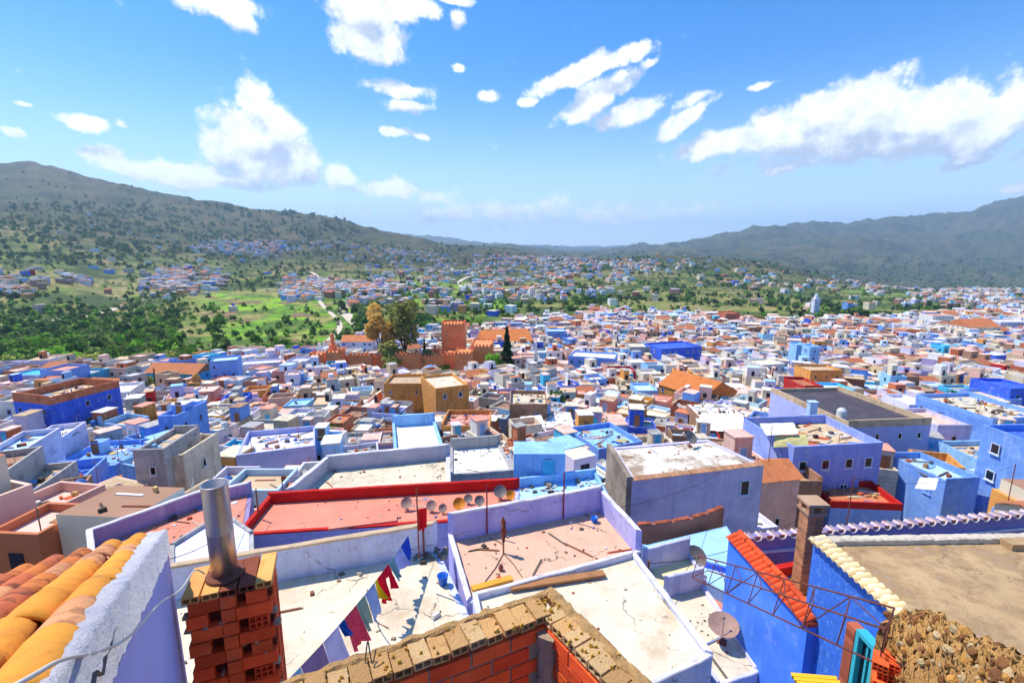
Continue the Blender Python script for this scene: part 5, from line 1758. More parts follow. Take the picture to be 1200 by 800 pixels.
for k_, (px_, py_, nm) in {'cobalt': (80, 490, 'the big cobalt house'), 'long1': (210, 448, 'the turquoise block'), 'wh1': (40, 560, 'the big lilac houses'), 'greyb': (200, 545, 'the grey storeyed house'), 'ochre1': (490, 468, 'the ochre block'), 'TG': (490, 505, 'the long white roof'),
                           'TF': (440, 545, 'the grey walled terrace'), 'TI': (190, 605, 'the salmon roof'), 'blk': (985, 490, 'the black roofed house'), 'sandy': (1140, 495, 'the sandy roofed house'), 'cobt': (1178, 465, 'the cobalt tower house'), 'hall': (812, 462, 'the orange roofed hall'),
                           'apt': (895, 440, 'the white apartment block'), 'tow': (940, 415, 'the twin sky blue towers'), 'blc': (695, 430, 'the wide azure house'), 'cob2': (790, 420, 'the steep cobalt house'), 'TJ': (800, 560, 'the big lavender house'), 'wht': (842, 490, 'the big white awning'),
                           'fort': (545, 415, 'the orange fortress'), 'bas': (380, 428, 'the twin orange bastions'), 'trees': (465, 385, 'the brown fortress trees'), 'con': (594, 410, 'the tall dark conifer'), 'pm': (628, 415, 'the white plaza minaret'), 'far': (957, 355, 'the far square minaret'),
                           'rt': (1010, 375, 'the round dark tree'), 'rust': (853, 372, 'the rust red block'), 'r4': (1155, 560, 'the edge blue house'), 'tank': (229, 462, 'the tan water tower'), 'az': (216, 500, 'the narrow azure tower'), 'tin': (305, 515, 'the cream tin roof'),
                           'tk': (640, 500, 'the white sheet roof'), 'dome': (505, 433, 'the blue onion dome'), 'villa': (1100, 378, 'the white villa'), 'redh': (940, 465, 'the bright red house')}.items():
    lm(px_, py_, nm)

# ------------------------------------------------------------------ fortress and landmarks


def at_base(px, ybase):
    g_ = on_ground(px, ybase, 60)
    return g_


def box_tower(root, name, px0, px1, ytop, Y, dp, m, merlons=5, zb=None, rot=0, mer_h=.9):
    """tower part in world space: front face spans px0..px1"""
    z0 = ground_z(0.5 * (px0 + px1 - 1200) / F * Y, Y) - 4 if zb is None else zb
    pc = (px0 + px1) / 2
    d_ = raydir(pc, ytop); zt_ = d_.z / d_.y * Y
    dep = Y * CP - zt_ * SP
    w = (px1 - px0) / F * dep
    xc = (pc - 600) / F * dep
    c_, s_ = cos(rot), sin(rot)
    def T(x, y): return (xc + x * c_ - y * s_, Y + dp / 2 + x * s_ + y * c_)
    b_ = MB(); b_.prism([T(-w / 2, -dp / 2), T(w / 2, -dp / 2), T(w / 2, dp / 2), T(-w / 2, dp / 2)], z0, zt_)
    o = b_.build(name, m, root)
    if merlons:
        t = .5
        for (ax_, ay_, bx_, by_) in ((-w / 2, -dp / 2, w / 2, -dp / 2), (w / 2, -dp / 2, w / 2, dp / 2), (w / 2, dp / 2, -w / 2, dp / 2), (-w / 2, dp / 2, -w / 2, -dp / 2)):
            L = sqrt((bx_ - ax_) ** 2 + (by_ - ay_) ** 2)
            n = max(2, int(L / 1.5))
            for i in range(n):
                u = (i + .25) / n; v = (i + .75) / n
                x0, y0 = ax_ + (bx_ - ax_) * u, ay_ + (by_ - ay_) * u
                x1, y1 = ax_ + (bx_ - ax_) * v, ay_ + (by_ - ay_) * v
                dx, dy = (bx_ - ax_) / L, (by_ - ay_) / L
                nx_, ny_ = -dy * t, dx * t
                b_ = MB()
                p4 = [T(x0, y0), T(x1, y1), T(x1 + nx_, y1 + ny_), T(x0 + nx_, y0 + ny_)]
                cx_ = sum(p[0] for p in p4) / 4; cy_ = sum(p[1] for p in p4) / 4
                b_.hexa([(p[0], p[1], zt_ - .02) for p in ccw(p4)], [(p[0] * .9 + cx_ * .1, p[1] * .9 + cy_ * .1, zt_ + mer_h) for p in ccw(p4)])
                mo = b_.build('merlon', m, root)
    return o, (xc, Y + dp / 2, zt_, w)


Yk = 205
FT = empty('fortress', (-20, Yk + 6, ground_z(-20, Yk) - 4), 'old orange rammed earth fortress with crenellated tower and walled garden', 'fortress')
box_tower(FT, 'tower', 517, 544, 380, Yk + 14, 9, fort_m)
box_tower(FT, 'keep', 552, 577, 406, Yk + 2, 16, fort_m)
box_tower(FT, 'corner_bastion', 533, 554, 414, Yk - 4, 9, fort_m)
box_tower(FT, 'corner_bastion', 362, 380, 416, Yk - 1, 6, fort_m)
box_tower(FT, 'corner_bastion', 381, 399, 413, Yk - 3, 6, fort_m)
for (a, b_, yt) in ((396, 408, 419), (408, 436, 416), (436, 462, 418), (462, 492, 415), (492, 520, 418), (520, 536, 415)):
    box_tower(FT, 'curtain_wall', a, b_, yt, Yk + random.uniform(-1, 3), 1.6, fort_m)
box_tower(FT, 'inner_hall', 524, 552, 413, Yk + 8, 8, fort_m, merlons=0)
FOOT.append((-20, Yk + 8, 12)); FOOT.append((-60, Yk, 9)); FOOT.append((-40, Yk + 8, 15)); FOOT.append((-10, Yk + 8, 10)); FOOT.append((-80, Yk, 6))
for fx_ in range(-86, 0, 5): FOOT.append((fx_, Yk - 9, 4.5))
# octagonal brick minaret
def minaret(px, ytop, ybase, Y, wpx, label, m, n=8, lantern=True, cat='minaret', name='minaret'):
    d_ = raydir(px, ytop); zt_ = d_.z / d_.y * Y
    dep = Y * CP - zt_ * SP
    x = (px - 600) / F * dep
    zb = ground_z(x, Y) - 3
    w = wpx / F * dep / 2
    r = empty(name, (x, Y, zb), label, cat)
    H = zt_ - zb
    b_ = MB()
    def ring(rr_, z): return [(rr_ * cos(2 * pi * (k + .5) / n), rr_ * sin(2 * pi * (k + .5) / n), z) for k in range(n)]
    q = 1.08 if n == 8 else 1.41
    hs = H * .78 if lantern else H
    b_.hexa(ring(w * q, 0), ring(w * q * .97, hs), bottom=False)
    o = link('shaft', b_.mesh('shaft', m), r)
    b_ = MB(); b_.hexa(ring(w * q * 1.12, hs), ring(w * q * 1.12, hs + w * .35)); link('gallery', b_.mesh('gallery', m), r)
    if lantern:
        b_ = MB(); b_.hexa(ring(w * q * .55, hs + w * .35), ring(w * q * .55, H - w * .6)); link('lantern', b_.mesh('lantern', m), r)
        b_ = MB(); b_.lathe([(w * .62, 0), (w * .6, w * .3), (w * .3, w * .7), (0.02, w * .95)], 10, o=(0, 0, H - w * .6)); link('dome', b_.mesh('dome', m, smooth=True), r)
    wd = (WP[4] if w < 3 else WP[0])
    for f_ in (.35, .6, .8):
        o = link('window', wd[0], r, (0, -w * (1.0 if n == 8 else .99) - .02, hs * f_)); link('pane', wd[1], o)
    FOOT.append((x, Y, w + 1.5))
    return r


minaret(389, 391, 425, Yk + 3, 8, 'slender orange brick minaret rising by the twin bastions', fort_m)
minaret(628, 400, 440, 190, 5, 'slender white plaza minaret among the centre roofs', M('white'), n=4)
minaret(957, 345, 370, 560, 6.5, 'far square white minaret by the green hill', M('lilac'), n=4)
minaret(229, 438, 478, 150, 12, 'tan water tower with a white lantern', M('ochre'), n=4, cat='tower', name='water_tower')
lz = solve_Y(505, 440, 7)
dm = empty('blue_domed_shrine', (lz[0], lz[1], ground_z(lz[0], lz[1]) - 2), 'white and blue onion shaped shrine roof before the fortress wall', 'shrine')
dp_ = lz[1] * CP - lz[2] * SP
rw_ = 26 / F * dp_ / 2
m_ = MB(); m_.lathe([(rw_ * .8, 0), (rw_ * .8, 9 - .5), (rw_ * .9, 9 - .2), (rw_ * .98, 9 + .6), (rw_ * .8, 9 + 2.2), (rw_ * .4, 9 + 3.6), (.1, 9 + 4.3)], 12); link('drum', m_.mesh('drum', pm('azure'), smooth=True), dm)
m_ = MB()
for k in range(8):
    a = 2 * pi * k / 8; m_.tube([(rw_ * 1.0 * cos(a), rw_ * 1.0 * sin(a), 9.6), (rw_ * .84 * cos(a), rw_ * .84 * sin(a), 11.2), (rw_ * .42 * cos(a), rw_ * .42 * sin(a), 12.6)], .35, 5)
link('white_ribs', m_.mesh('white_ribs', pm('white')), dm)
FOOT.append((lz[0], lz[1], 4))


def inpoly(x, y, p):
    c = False
    n = len(p)
    for i in range(n):
        x0, y0 = p[i][0], p[i][1]; x1, y1 = p[i - 1][0], p[i - 1][1]
        if (y0 > y) != (y1 > y) and x < (x1 - x0) * (y - y0) / (y1 - y0) + x0: c = not c
    return c


TERR = []
for T_ in (TA, TB, TC, TD1, TD2, TE, TF, TG, TH, TI, TI2, TI3, TJ, TM, TN, (LR, lp, lo_, 0)):
    TERR.append(T_[2])
TERR.append([(5.5, 6), (16, 6), (45, 44), (22, 40), (9, 22), (5.5, 13)])
TERR.append([(-5, 20), (9, 20), (9, 34), (-6, 34)])

# ------------------------------------------------------------------ ordinary houses
EDGE = ([-300, 0, 90, 120, 250, 300, 380, 420, 440, 520, 600, 640, 700, 800, 860, 960, 1040, 1120, 1200, 1500], [458, 452, 440, 446, 440, 430, 424, 412, 402, 394, 386, 377, 371, 372, 379, 383, 377, 371, 366, 364])
CLUST = [(215, 330, 40, 12, .6), (205, 322, 20, 6, .6), (288, 291, 45, 8, .4), (365, 340, 36, 11, .5), (430, 345, 30, 12, .5), (500, 325, 60, 14, .07), (620, 322, 60, 16, .13), (650, 308, 50, 6, .2), (680, 335, 60, 14, .1), (560, 350, 70, 16, .12),
         (740, 312, 60, 6, .15), (480, 300, 50, 6, .12), (1150, 352, 70, 10, .2), (860, 330, 60, 10, .06), (20, 335, 25, 10, .3), (120, 325, 40, 8, .15), (400, 285, 60, 6, .15), (1000, 335, 150, 6, .06), (590, 300, 40, 6, .15)]
WPAL = [('lilac', 11), ('white', 19), ('cream', 22), ('lavender', 4), ('periwinkle', 3), ('sky', 5), ('azure', 5.5), ('cobalt', 2.6), ('paleblue', 7), ('turquoise', 2), ('tan', 13), ('brown', 9), ('ochre', 4), ('pink', 10), ('salmon', 3), ('terracotta', 4), ('grey', 10), ('rust', 1.5), ('red', .8), ('mauve', 2)]
RPAL = [('white', 14), ('cream', 15), ('pink', 15), ('salmon', 6), ('tan', 15), ('paleblue', 5), ('sky', 2), ('grey', 10), ('terracotta', 5), ('brown', 6), ('lilac', 6)]
def pick(p, r):
    t = r.random() * sum(w for _, w in p)
    for k, w in p:
        t -= w
        if t <= 0: return k
    return p[-1][0]


rh = random.Random(99)
cands = []


def free(x, y, rad):
    for (a, b_, r_) in FOOT:
        if (x - a) ** 2 + (y - b_) ** 2 < (r_ * .92 + rad * .8) ** 2: return False
    for p in TERR:
        if inpoly(x, y, p): return False
        for q_ in p:
            if (x - q_[0]) ** 2 + (y - q_[1]) ** 2 < (rad * .9) ** 2: return False
    return True


base_foot = list(FOOT)
for (cell, y0, y1) in ((4.9, 30, 95), (5.8, 95, 160), (7.4, 160, 330), (10.5, 330, 900), (16, 900, 2600)):
    y = y0
    while y < y1:
        xm = y * 1.45 + 10
        x = -xm + (rh.random() * cell)
        while x < xm:
            jx, jy = x + rh.uniform(-.18, .18) * cell, y + rh.uniform(-.18, .18) * cell
            z = ground_z(jx, jy)
            px, py = proj(jx, jy, z)
            ok = False
            if y1 <= 330 or py > 340:
                if py > np.interp(px, *EDGE) and jy < 720: ok = rh.random() < (.97 if jy < 330 else .85)
            if not ok:
                for (cx, cy, rx, ry, pr) in CLUST:
                    dd_ = ((px - cx) / rx) ** 2 + ((py - cy) / ry) ** 2
                    if dd_ < 2.2 and rh.random() < pr * 1.25 * max(0, 1 - dd_ / 2.2) * (1.7 if vnoise(np.array(jx / 60.), np.array(jy / 60.)) > .5 else .35): ok = True; break
                if not ok and 300 < jy < 2400 and py < 372 and rh.random() < .006: ok = True
            if ok and -260 < px < 1460:
                w = cell * rh.uniform(.72, 1.08); d = cell * rh.uniform(.72, 1.05)
                if free(jx, jy, max(w, d) / 2):
                    rot = (float(vnoise(np.array(jx / 55.), np.array(jy / 55.))) - .5) * 1.7 + rh.uniform(-.1, .1)
                    cands.append((jx, jy, w, d, rot, rh.uniform(4.2, 8.6) * (1 if jy < 150 else 1.3), px, py))
            x += cell * 1.0
        y += cell * 1.0
cands.sort(key=lambda c: c[1])
# how large each one shows
seen = [c for c in cands if -20 < c[6] < 1220 and c[1] > 40]
NI = 300
indiv = set(id(c) for c in seen[:NI])
WORD = dict(white='white', cream='cream', lavender='lavender', periwinkle='periwinkle', sky='sky blue', cobalt='cobalt blue', azure='azure', turquoise='turquoise', ochre='ochre', pink='pink', salmon='salmon', terracotta='terracotta', brown='brown', tan='tan', grey='grey', lilac='lilac', red='red', paleblue='pale blue', mauve='mauve', rust='rust red', chalk='chalk white')


def near(px, py):
    best = sorted(LM, key=lambda l: ((l[0] - px)) ** 2 + ((l[1] - py) * 1.6) ** 2)[0]
    dx, dy = px - best[0], (py - best[1]) * 1.6
    if abs(dx) > abs(dy): return ('right of ' if dx > 0 else 'left of ') + best[2]
    return ('below ' if dy > 0 else 'beyond ') + best[2]


stuff = MB()
CP_ = {k: hexc(a) for k, (a, b_, c) in P.items()}
DARK = hexc('#2a2c38'); FR_ = hexc('#cfd4e4')
hs_ind = []
sfx = 0
for c in cands:
    x, y, w, d, rot, h, px, py = c
    wk, rk = pick(WPAL, rh), pick(RPAL, rh)
    room = rh.random() < .36
    tiled_ = rh.random() < (.05 if y < 330 else .09)
    par = rh.choice((.0, .35, .6, .8, 1.0)) if not tiled_ else 0
    if id(c) in indiv:
        rm = (w * rh.uniform(.25, .45), d * rh.uniform(.3, .5), rh.uniform(1.9, 2.6), rh.uniform(-.2, .2) * w, rh.uniform(.05, .22) * d) if room else None
        if room and rh.random() < .6: rm = (w * .5, d * .62, rh.uniform(2.4, 3.4), w * .2 * rh.choice((-1, 1)), d * .12)
        rk_w = pick(WPAL, rh)
        lab = '%s house%s, %s' % (WORD[wk], ' under orange tiles' if tiled_ else ' with %s roof%s' % (WORD[rk], ' and roof room' if room else ''), near(px, py - 8))
        r_, zt_ = make_house(x, y, w, d, rot, h, pm(wk), pm(rk), lab, par=par, seed=int(x * 13 + y * 7), room=rm, tiled=orange_tile if tiled_ else None, wins=1 if y > 90 else 2, panes=y < 110, top=pm(pick(WPAL, rh)) if rh.random() < .25 else None, room_wall=pm(rk_w) if rh.random() < .5 else None)
        hs_ind.append((r_, x, y, w, d, rot, zt_, tiled_, px, py, WORD[wk], WORD[rk], rm))
        continue
    # the rest: joined, each still a real little building with windows
    base = ground_z(x, y) - 3
    H = base + 3 + h
    wc, rc = CP_[wk], CP_[rk]
    j = rh.uniform(.85, 1.1)
    wc = tuple(min(.85, v * j) for v in wc[:3]) + (1,)
    cr, sr = cos(rot), sin(rot)
    k1_, k2_ = rh.uniform(-.1, .1), rh.uniform(-.1, .1)
    def T(u, v, z): return (x + (u + k1_ * v) * cr - (v + k2_ * u) * sr, y + (u + k1_ * v) * sr + (v + k2_ * u) * cr, z)
    hw, hd = w / 2, d / 2
    far_ = y > 420
    if tiled_:
        rcx = hexc('#b8704a')
        stuff.hexa([T(-hw, -hd, base), T(hw, -hd, base), T(hw, hd, base), T(-hw, hd, base)], [T(-hw, -hd, H), T(hw, -hd, H), T(hw, hd, H), T(-hw, hd, H)], c=wc, bottom=False)
        R = H + min(w, d) * .25
        stuff.face([T(-hw - .3, -hd - .3, H), T(hw + .3, -hd - .3, H), T(hw + .3, 0, R), T(-hw - .3, 0, R)], c=rcx)
        stuff.face([T(hw + .3, hd + .3, H), T(-hw - .3, hd + .3, H), T(-hw - .3, 0, R), T(hw + .3, 0, R)], c=rcx)
        stuff.face([T(-hw, hd, H), T(-hw, -hd, H), T(-hw, 0, R)], c=wc); stuff.face([T(hw, -hd, H), T(hw, hd, H), T(hw, 0, R)], c=wc)
    else:
        stuff.hexa([T(-hw, -hd, base), T(hw, -hd, base), T(hw, hd, base), T(-hw, hd, base)], [T(-hw, -hd, H), T(hw, -hd, H), T(hw, hd, H), T(-hw, hd, H)], c=wc, bottom=False, ct=rc)
        if par and not far_:
            t = .25
            for (a0, b0, a1, b1) in ((-hw, -hd, hw, -hd + t), (-hw, hd - t, hw, hd), (-hw, -hd + t, -hw + t, hd - t), (hw - t, -hd + t, hw, hd - t)):
                stuff.hexa([T(a0, b0, H + .002), T(a1, b0, H + .002), T(a1, b1, H + .002), T(a0, b1, H + .002)], [T(a0, b0, H + par), T(a1, b0, H + par), T(a1, b1, H + par), T(a0, b1, H + par)], c=wc, bottom=False)
        if room:
            c2_ = CP_[pick(WPAL, rh)]
            a0, a1 = -hw * rh.uniform(.0, .85), hw * rh.uniform(.1, .85); b0, b1 = -.4 * rh.random() * hd, hd * .85
            zz = H + rh.uniform(2.0, 3.6)
            stuff.hexa([T(a0, b0, H + .01), T(a1, b0, H + .01), T(a1, b1, H + .01), T(a0, b1, H + .01)], [T(a0, b0, zz), T(a1, b0, zz), T(a1, b1, zz), T(a0, b1, zz)], c=c2_, bottom=False, ct=CP_[pick(RPAL, rh)])
            um = (a0 + a1) / 2
            stuff.hexa([T(um - .45, b0 - .04, H + .02), T(um + .45, b0 - .04, H + .02), T(um + .45, b0 - .001, H + .02), T(um - .45, b0 - .001, H + .02)], [T(um - .45, b0 - .04, H + 1.7), T(um + .45, b0 - .04, H + 1.7), T(um + .45, b0 - .001, H + 1.7), T(um - .45, b0 - .001, H + 1.7)], c=DARK, bottom=False)
    nf = 2 if y > 150 else 1
    sx = -1 if x > 0 else 1
    for fl in range(nf):
        zz = H - 2.0 - 2.9 * fl
        n = max(1, int(w / 2.8))
        for i in range(n):
            if rh.random() < .7:
                u = -hw + w * (i + .5) / n
                stuff.hexa([T(u - .5, -hd - .05, zz), T(u + .5, -hd - .05, zz), T(u + .5, -hd, zz), T(u - .5, -hd, zz)], [T(u - .5, -hd - .05, zz + 1.2), T(u + .5, -hd - .05, zz + 1.2), T(u + .5, -hd, zz + 1.2), T(u - .5, -hd, zz + 1.2)], c=DARK, bottom=False)
        n = max(1, int(d / 3.2))
        for i in range(n):
            if rh.random() < .6:
                v = -hd + d * (i + .5) / n
                u0, u1 = (hw, hw + .05) if sx > 0 else (-hw - .05, -hw)
                stuff.hexa([T(u0, v - .45, zz), T(u1, v - .45, zz), T(u1, v + .45, zz), T(u0, v + .45, zz)], [T(u0, v - .45, zz + 1.2), T(u1, v - .45, zz + 1.2), T(u1, v + .45, zz + 1.2), T(u0, v + .45, zz + 1.2)], c=DARK, bottom=False)
ho = stuff.build('distant_houses', mat('distant_plaster', attr=True, var=.12, vs=.4, bump=.2, bs=3, rnd=0))
tag(ho, 'countless small blue, white and ochre houses filling the valley beyond', kind='stuff')
print('houses', len(cands), 'seen', len(seen), 'farthest individual', seen[min(NI, len(seen)) - 1][1])

# ------------------------------------------------------------------ things on the roofs
def tank_proto(m, lab):
    r = empty('water_tank', (0, 0, 0), lab, 'water tank', 'water tanks on the roofs')
    b_ = MB(); b_.lathe([(0, .3), (.5, .3), (.52, .4), (.5, .55), (.52, .7), (.5, .85), (.52, 1.0), (.5, 1.2), (.3, 1.38), (.0, 1.42)], 14); link('barrel', b_.mesh('barrel', m, smooth=True), r)
    b_ = MB(); b_.box(-.5, -.5, 0, .5, .5, .3); link('stand', b_.mesh('stand', pm('grey')), r)
    b_ = MB(); b_.lathe([(0, 1.46), (.2, 1.44), (.2, 1.38)], 10); link('lid', b_.mesh('lid', m), r)
    return r
TK = [tank_proto(mat('tank_blue', '#2c64b4', rough=.4, bump=0), 'blue'), tank_proto(mat('tank_white', '#d8d8d4', rough=.5, bump=0), 'white'), tank_proto(mat('tank_black', '#26262a', rough=.5, bump=0), 'black')]
tk_used = [0, 0, 0]


def antenna_proto():
    r = empty('roof_antenna', (0, 0, 0), 'ant', 'antenna', 'antennas on the roofs')
    b_ = MB(); b_.tube([(0, 0, 0), (0, 0, 2.6)], .022, 5); link('mast', b_.mesh('mast', rust_m), r)
    b_ = MB(); b_.tube([(-.5, 0, 2.45), (.5, 0, 2.5)], .014, 4)
    for k in range(6): x = -.45 + .18 * k; b_.tube([(x, -.3 + .03 * k, 2.47), (x, .3 - .03 * k, 2.47)], .009, 4)
    link('elements', b_.mesh('elements', dish_g), r)
    return r
AP = antenna_proto(); ap_used = 0


def line_proto(colors, name='washing_line'):
    r = empty(name, (0, 0, 0), 'washing', 'washing line', 'washing lines on the roofs')
    for sx in (-1, 1):
        b_ = MB(); b_.tube([(sx * 1.9, 0, 0), (sx * 1.9, 0, 1.8)], .025, 5); link('post', b_.mesh('post', rust_m), r)
    pts_ = [Vector((-1.9 + 3.8 * i / 8, 0, 1.75 - .15 * 4 * (i / 8) * (1 - i / 8))) for i in range(9)]
    b_ = MB(); b_.tube(pts_, .01, 4); link('cord', b_.mesh('cord', MATS['cord_grey']), r)
    s = .25
    rl_ = random.Random(len(colors))
    for k, cc in enumerate(colors):
        w = rl_.uniform(.35, .6); h = rl_.uniform(.5, 1.0)
        p, _ = along(pts_, s)
        b_ = MB()
        for i in range(4):
            x0, x1 = p.x + w * i / 4, p.x + w * (i + 1) / 4
            y0, y1 = .05 * sin(i * 1.7 + k), .05 * sin((i + 1) * 1.7 + k)
            b_.face([(x0, 0, p.z), (x1, 0, p.z), (x1, y1, p.z - h), (x0, y0, p.z - h)])
            b_.face([(x0, .012, p.z), (x0, y0 + .012, p.z - h), (x1, y1 + .012, p.z - h), (x1, .012, p.z)])
        link('garment', b_.mesh('garment', mat('garment_' + cc, '#' + cc, trans=.3, bump=0)), r)
        s += w + .05
    return r
LP_ = [line_proto(['e8e8ee', 'c83a50', '3a70c8', 'e8d8a0', '9ab8d0']), line_proto(['f0eef0', 'e8eaf4', 'a8c0e0', 'd890a0']), line_proto(['2c4c98', 'c8c8d0', 'e8b040', '4c8c70', 'b02840', '8c7cb0'])]
lp_used = [0, 0, 0]
CTW = ('blue', 'white', 'black')
nd = 0
for (r_, x, y, w, d, rot, zt_, tiled_, px, py, wword, rword, rm) in hs_ind:
    if tiled_: continue
    cr, sr = cos(rot), sin(rot)
    def T(u, v): return (x + u * cr - v * sr, y + u * sr + v * cr, zt_)
    host = '%s house %s' % (wword, near(px, py - 8))
    slots = [(-.3, -.3), (.32, -.3), (0, -.32), (-.34, .05), (.36, .0)]
    rh.shuffle(slots)
    for k in range(rh.choice((0, 1, 1, 2)) if y < 150 else rh.choice((0, 0, 1))):
        u, v = slots.pop()
        kd = rh.choice(('white', 'white', 'grey', 'rusty', 'white'))
        put_dish(Vector(T(u * w, v * d)), kd, '%s satellite dish on %s' % (kd, host), yaw=rh.uniform(-.7, .4), s=rh.uniform(.9, 1.3)); nd += 1
    if rh.random() < .15:
        i = rh.randrange(3); u, v = slots.pop()
        t_ = TK[i] if tk_used[i] == 0 else copy_tree(TK[i]); tk_used[i] += 1
        t_.location = T(u * w, v * d); t_['label'] = '%s water tank on %s' % (CTW[i], host)
    if rh.random() < .16:
        u, v = slots.pop()
        t_ = AP if ap_used == 0 else copy_tree(AP); ap_used += 1
        t_.location = T(u * w, v * d); t_.rotation_euler = (0, 0, rh.uniform(0, 3)); t_['label'] = 'thin antenna mast on %s' % host
    if rh.random() < .15 and y < 140 and w > 5.5:
        i = rh.randrange(3)
        t_ = LP_[i] if lp_used[i] == 0 else copy_tree(LP_[i]); lp_used[i] += 1
        t_.location = T(0, -.12 * d); t_.rotation_euler = (0, 0, rot + rh.uniform(-.3, .3)); t_.scale = (min(1, w / 5),) * 3
        t_['label'] = ('mixed coloured', 'mostly white', 'dark and bright')[i] + ' washing on %s' % host
for p_l, used in list(zip(TK, tk_used)) + list(zip(LP_, lp_used)) + [(AP, ap_used)]:
    if not used:
        for ch in list(p_l.children_recursive) + [p_l]: bpy.data.objects.remove(ch)
print('dishes', nd, tk_used, ap_used, lp_used)


# odds and ends lying on the roofs: bricks, boards, pots, sheets, pipes
cl_ = MB()
CC_ = [hexc(h) for h in ('#8a4a34', '#b89878', '#d8d0c4', '#6c6660', '#3a6cb8', '#e8e4dc', '#a87c54', '#c8603a', '#4c4238', '#7fb0dc', '#c8b070', '#8c8680')]
for c in cands:
    x, y, w, d, rot, h, px, py = c
    if not (-20 < px < 1220) or y > 190: continue
    zt_ = ground_z(x, y) + h
    cr, sr = cos(rot), sin(rot)
    for k in range(rh.randint(2, 9) if y < 110 else rh.randint(0, 5)):
        u, v = rh.uniform(-.36, .36) * w, rh.uniform(-.36, .36) * d
        a = rot + rh.uniform(-1, 1) * .8
        kd = rh.random()
        if kd < .45: sx_, sy_, sz_ = rh.uniform(.1, .3), rh.uniform(.1, .25), rh.uniform(.1, .45)
        elif kd < .75: sx_, sy_, sz_ = rh.uniform(.5, 1.3), rh.uniform(.05, .12), rh.uniform(.04, .15)
        elif kd < .9: sx_, sy_, sz_ = rh.uniform(.3, .9), rh.uniform(.3, .7), rh.uniform(.03, .1)
        else: sx_, sy_, sz_ = .03, .03, rh.uniform(.8, 2.2)
        X0, Y0 = x + u * cr - v * sr, y + u * sr + v * cr
        ca_, sa2 = cos(a), sin(a)
        q4 = [(X0 + i * sx_ * ca_ - j * sy_ * sa2, Y0 + i * sx_ * sa2 + j * sy_ * ca_) for i, j in ((-1, -1), (1, -1), (1, 1), (-1, 1))]
        tz = rh.uniform(-.1, .1)
        cl_.hexa([(p[0], p[1], zt_ + .01) for p in q4], [(p[0] * .95 + X0 * .05, p[1] * .95 + Y0 * .05, zt_ + sz_ * (1 + tz * (i - 1.5))) for i, p in enumerate(q4)], c=rh.choice(CC_), bottom=False)
for key in ('r1', 'r2', 'r3', 'r4', 'r5', 'r6', 'r7', 'r9', 'blk2', 'wh3', 'wh4', 'gw', 'gw2', 'yardl', 'greyb', 'wh1', 'wh2', 'pinkr', 'tk', 'br1', 'bll', 'sandy', 'blue_l', 'cobalt', 'wht', 'or1'):
    ro_, zr_, w, d, _Y = B[key]
    x, y = ro_.location.x, ro_.location.y; rot = ro_.rotation_euler.z
    cr, sr = cos(rot), sin(rot)
    for k in range(int(w * d * .55)):
        u, v = rh.uniform(-.42, .42) * w, rh.uniform(-.42, .42) * d
        a = rot + rh.uniform(-1, 1) * .6
        kd = rh.random()
        if kd < .5: sx_, sy_, sz_ = rh.uniform(.08, .3), rh.uniform(.08, .25), rh.uniform(.1, .5)
        elif kd < .8: sx_, sy_, sz_ = rh.uniform(.5, 1.5), rh.uniform(.04, .12), rh.uniform(.04, .15)
        elif kd < .93: sx_, sy_, sz_ = rh.uniform(.3, .9), rh.uniform(.3, .7), rh.uniform(.03, .1)
        else: sx_, sy_, sz_ = .03, .03, rh.uniform(.8, 2.0)
        X0, Y0 = x + u * cr - v * sr, y + u * sr + v * cr
        ca_, sa2 = cos(a), sin(a)
        q4 = [(X0 + i * sx_ * ca_ - j * sy_ * sa2, Y0 + i * sx_ * sa2 + j * sy_ * ca_) for i, j in ((-1, -1), (1, -1), (1, 1), (-1, 1))]
        cl_.hexa([(p[0], p[1], zr_ + .01) for p in q4], [(p[0] * .95 + X0 * .05, p[1] * .95 + Y0 * .05, zr_ + sz_) for p in q4], c=rh.choice(CC_), bottom=False)
tag(cl_.build('roof_odds_and_ends', MATS['distant_plaster']), 'bricks, boards, pots and other odds and ends strewn over the roofs', kind='stuff')


# awnings and tarpaulins
def sag_sheet(name, label, cat, q4, m, sag, n=10):
    a, b_, c, d = [Vector(v) for v in q4]
    mb = MB()
    for s in (0, 1):
        for i in range(n + 1):
            for j in range(n + 1):
                u, v = i / n, j / n
                p = (a * (1 - u) + b_ * u) * (1 - v) + (d * (1 - u) + c * u) * v
                p = p - Vector((0, 0, sag * 16 * u * (1 - u) * v * (1 - v) + .02 * s)) + Vector((0, 0, .06 * sin(u * 17) * sin(v * 13)))
                mb.v.append(tuple(p))
    N = (n + 1) ** 2
    for i in range(n):
        for j in range(n):
            k = i * (n + 1) + j
            mb.f.append((k, k + n + 1, k + n + 2, k + 1)); mb.f.append((N + k, N + k + 1, N + k + n + 2, N + k + n + 1))
            mb.mi += [0, 0]; mb.c += [None, None]
    o = mb.build(name, m, None, smooth=True)
    tag(o, label, cat)
    return o


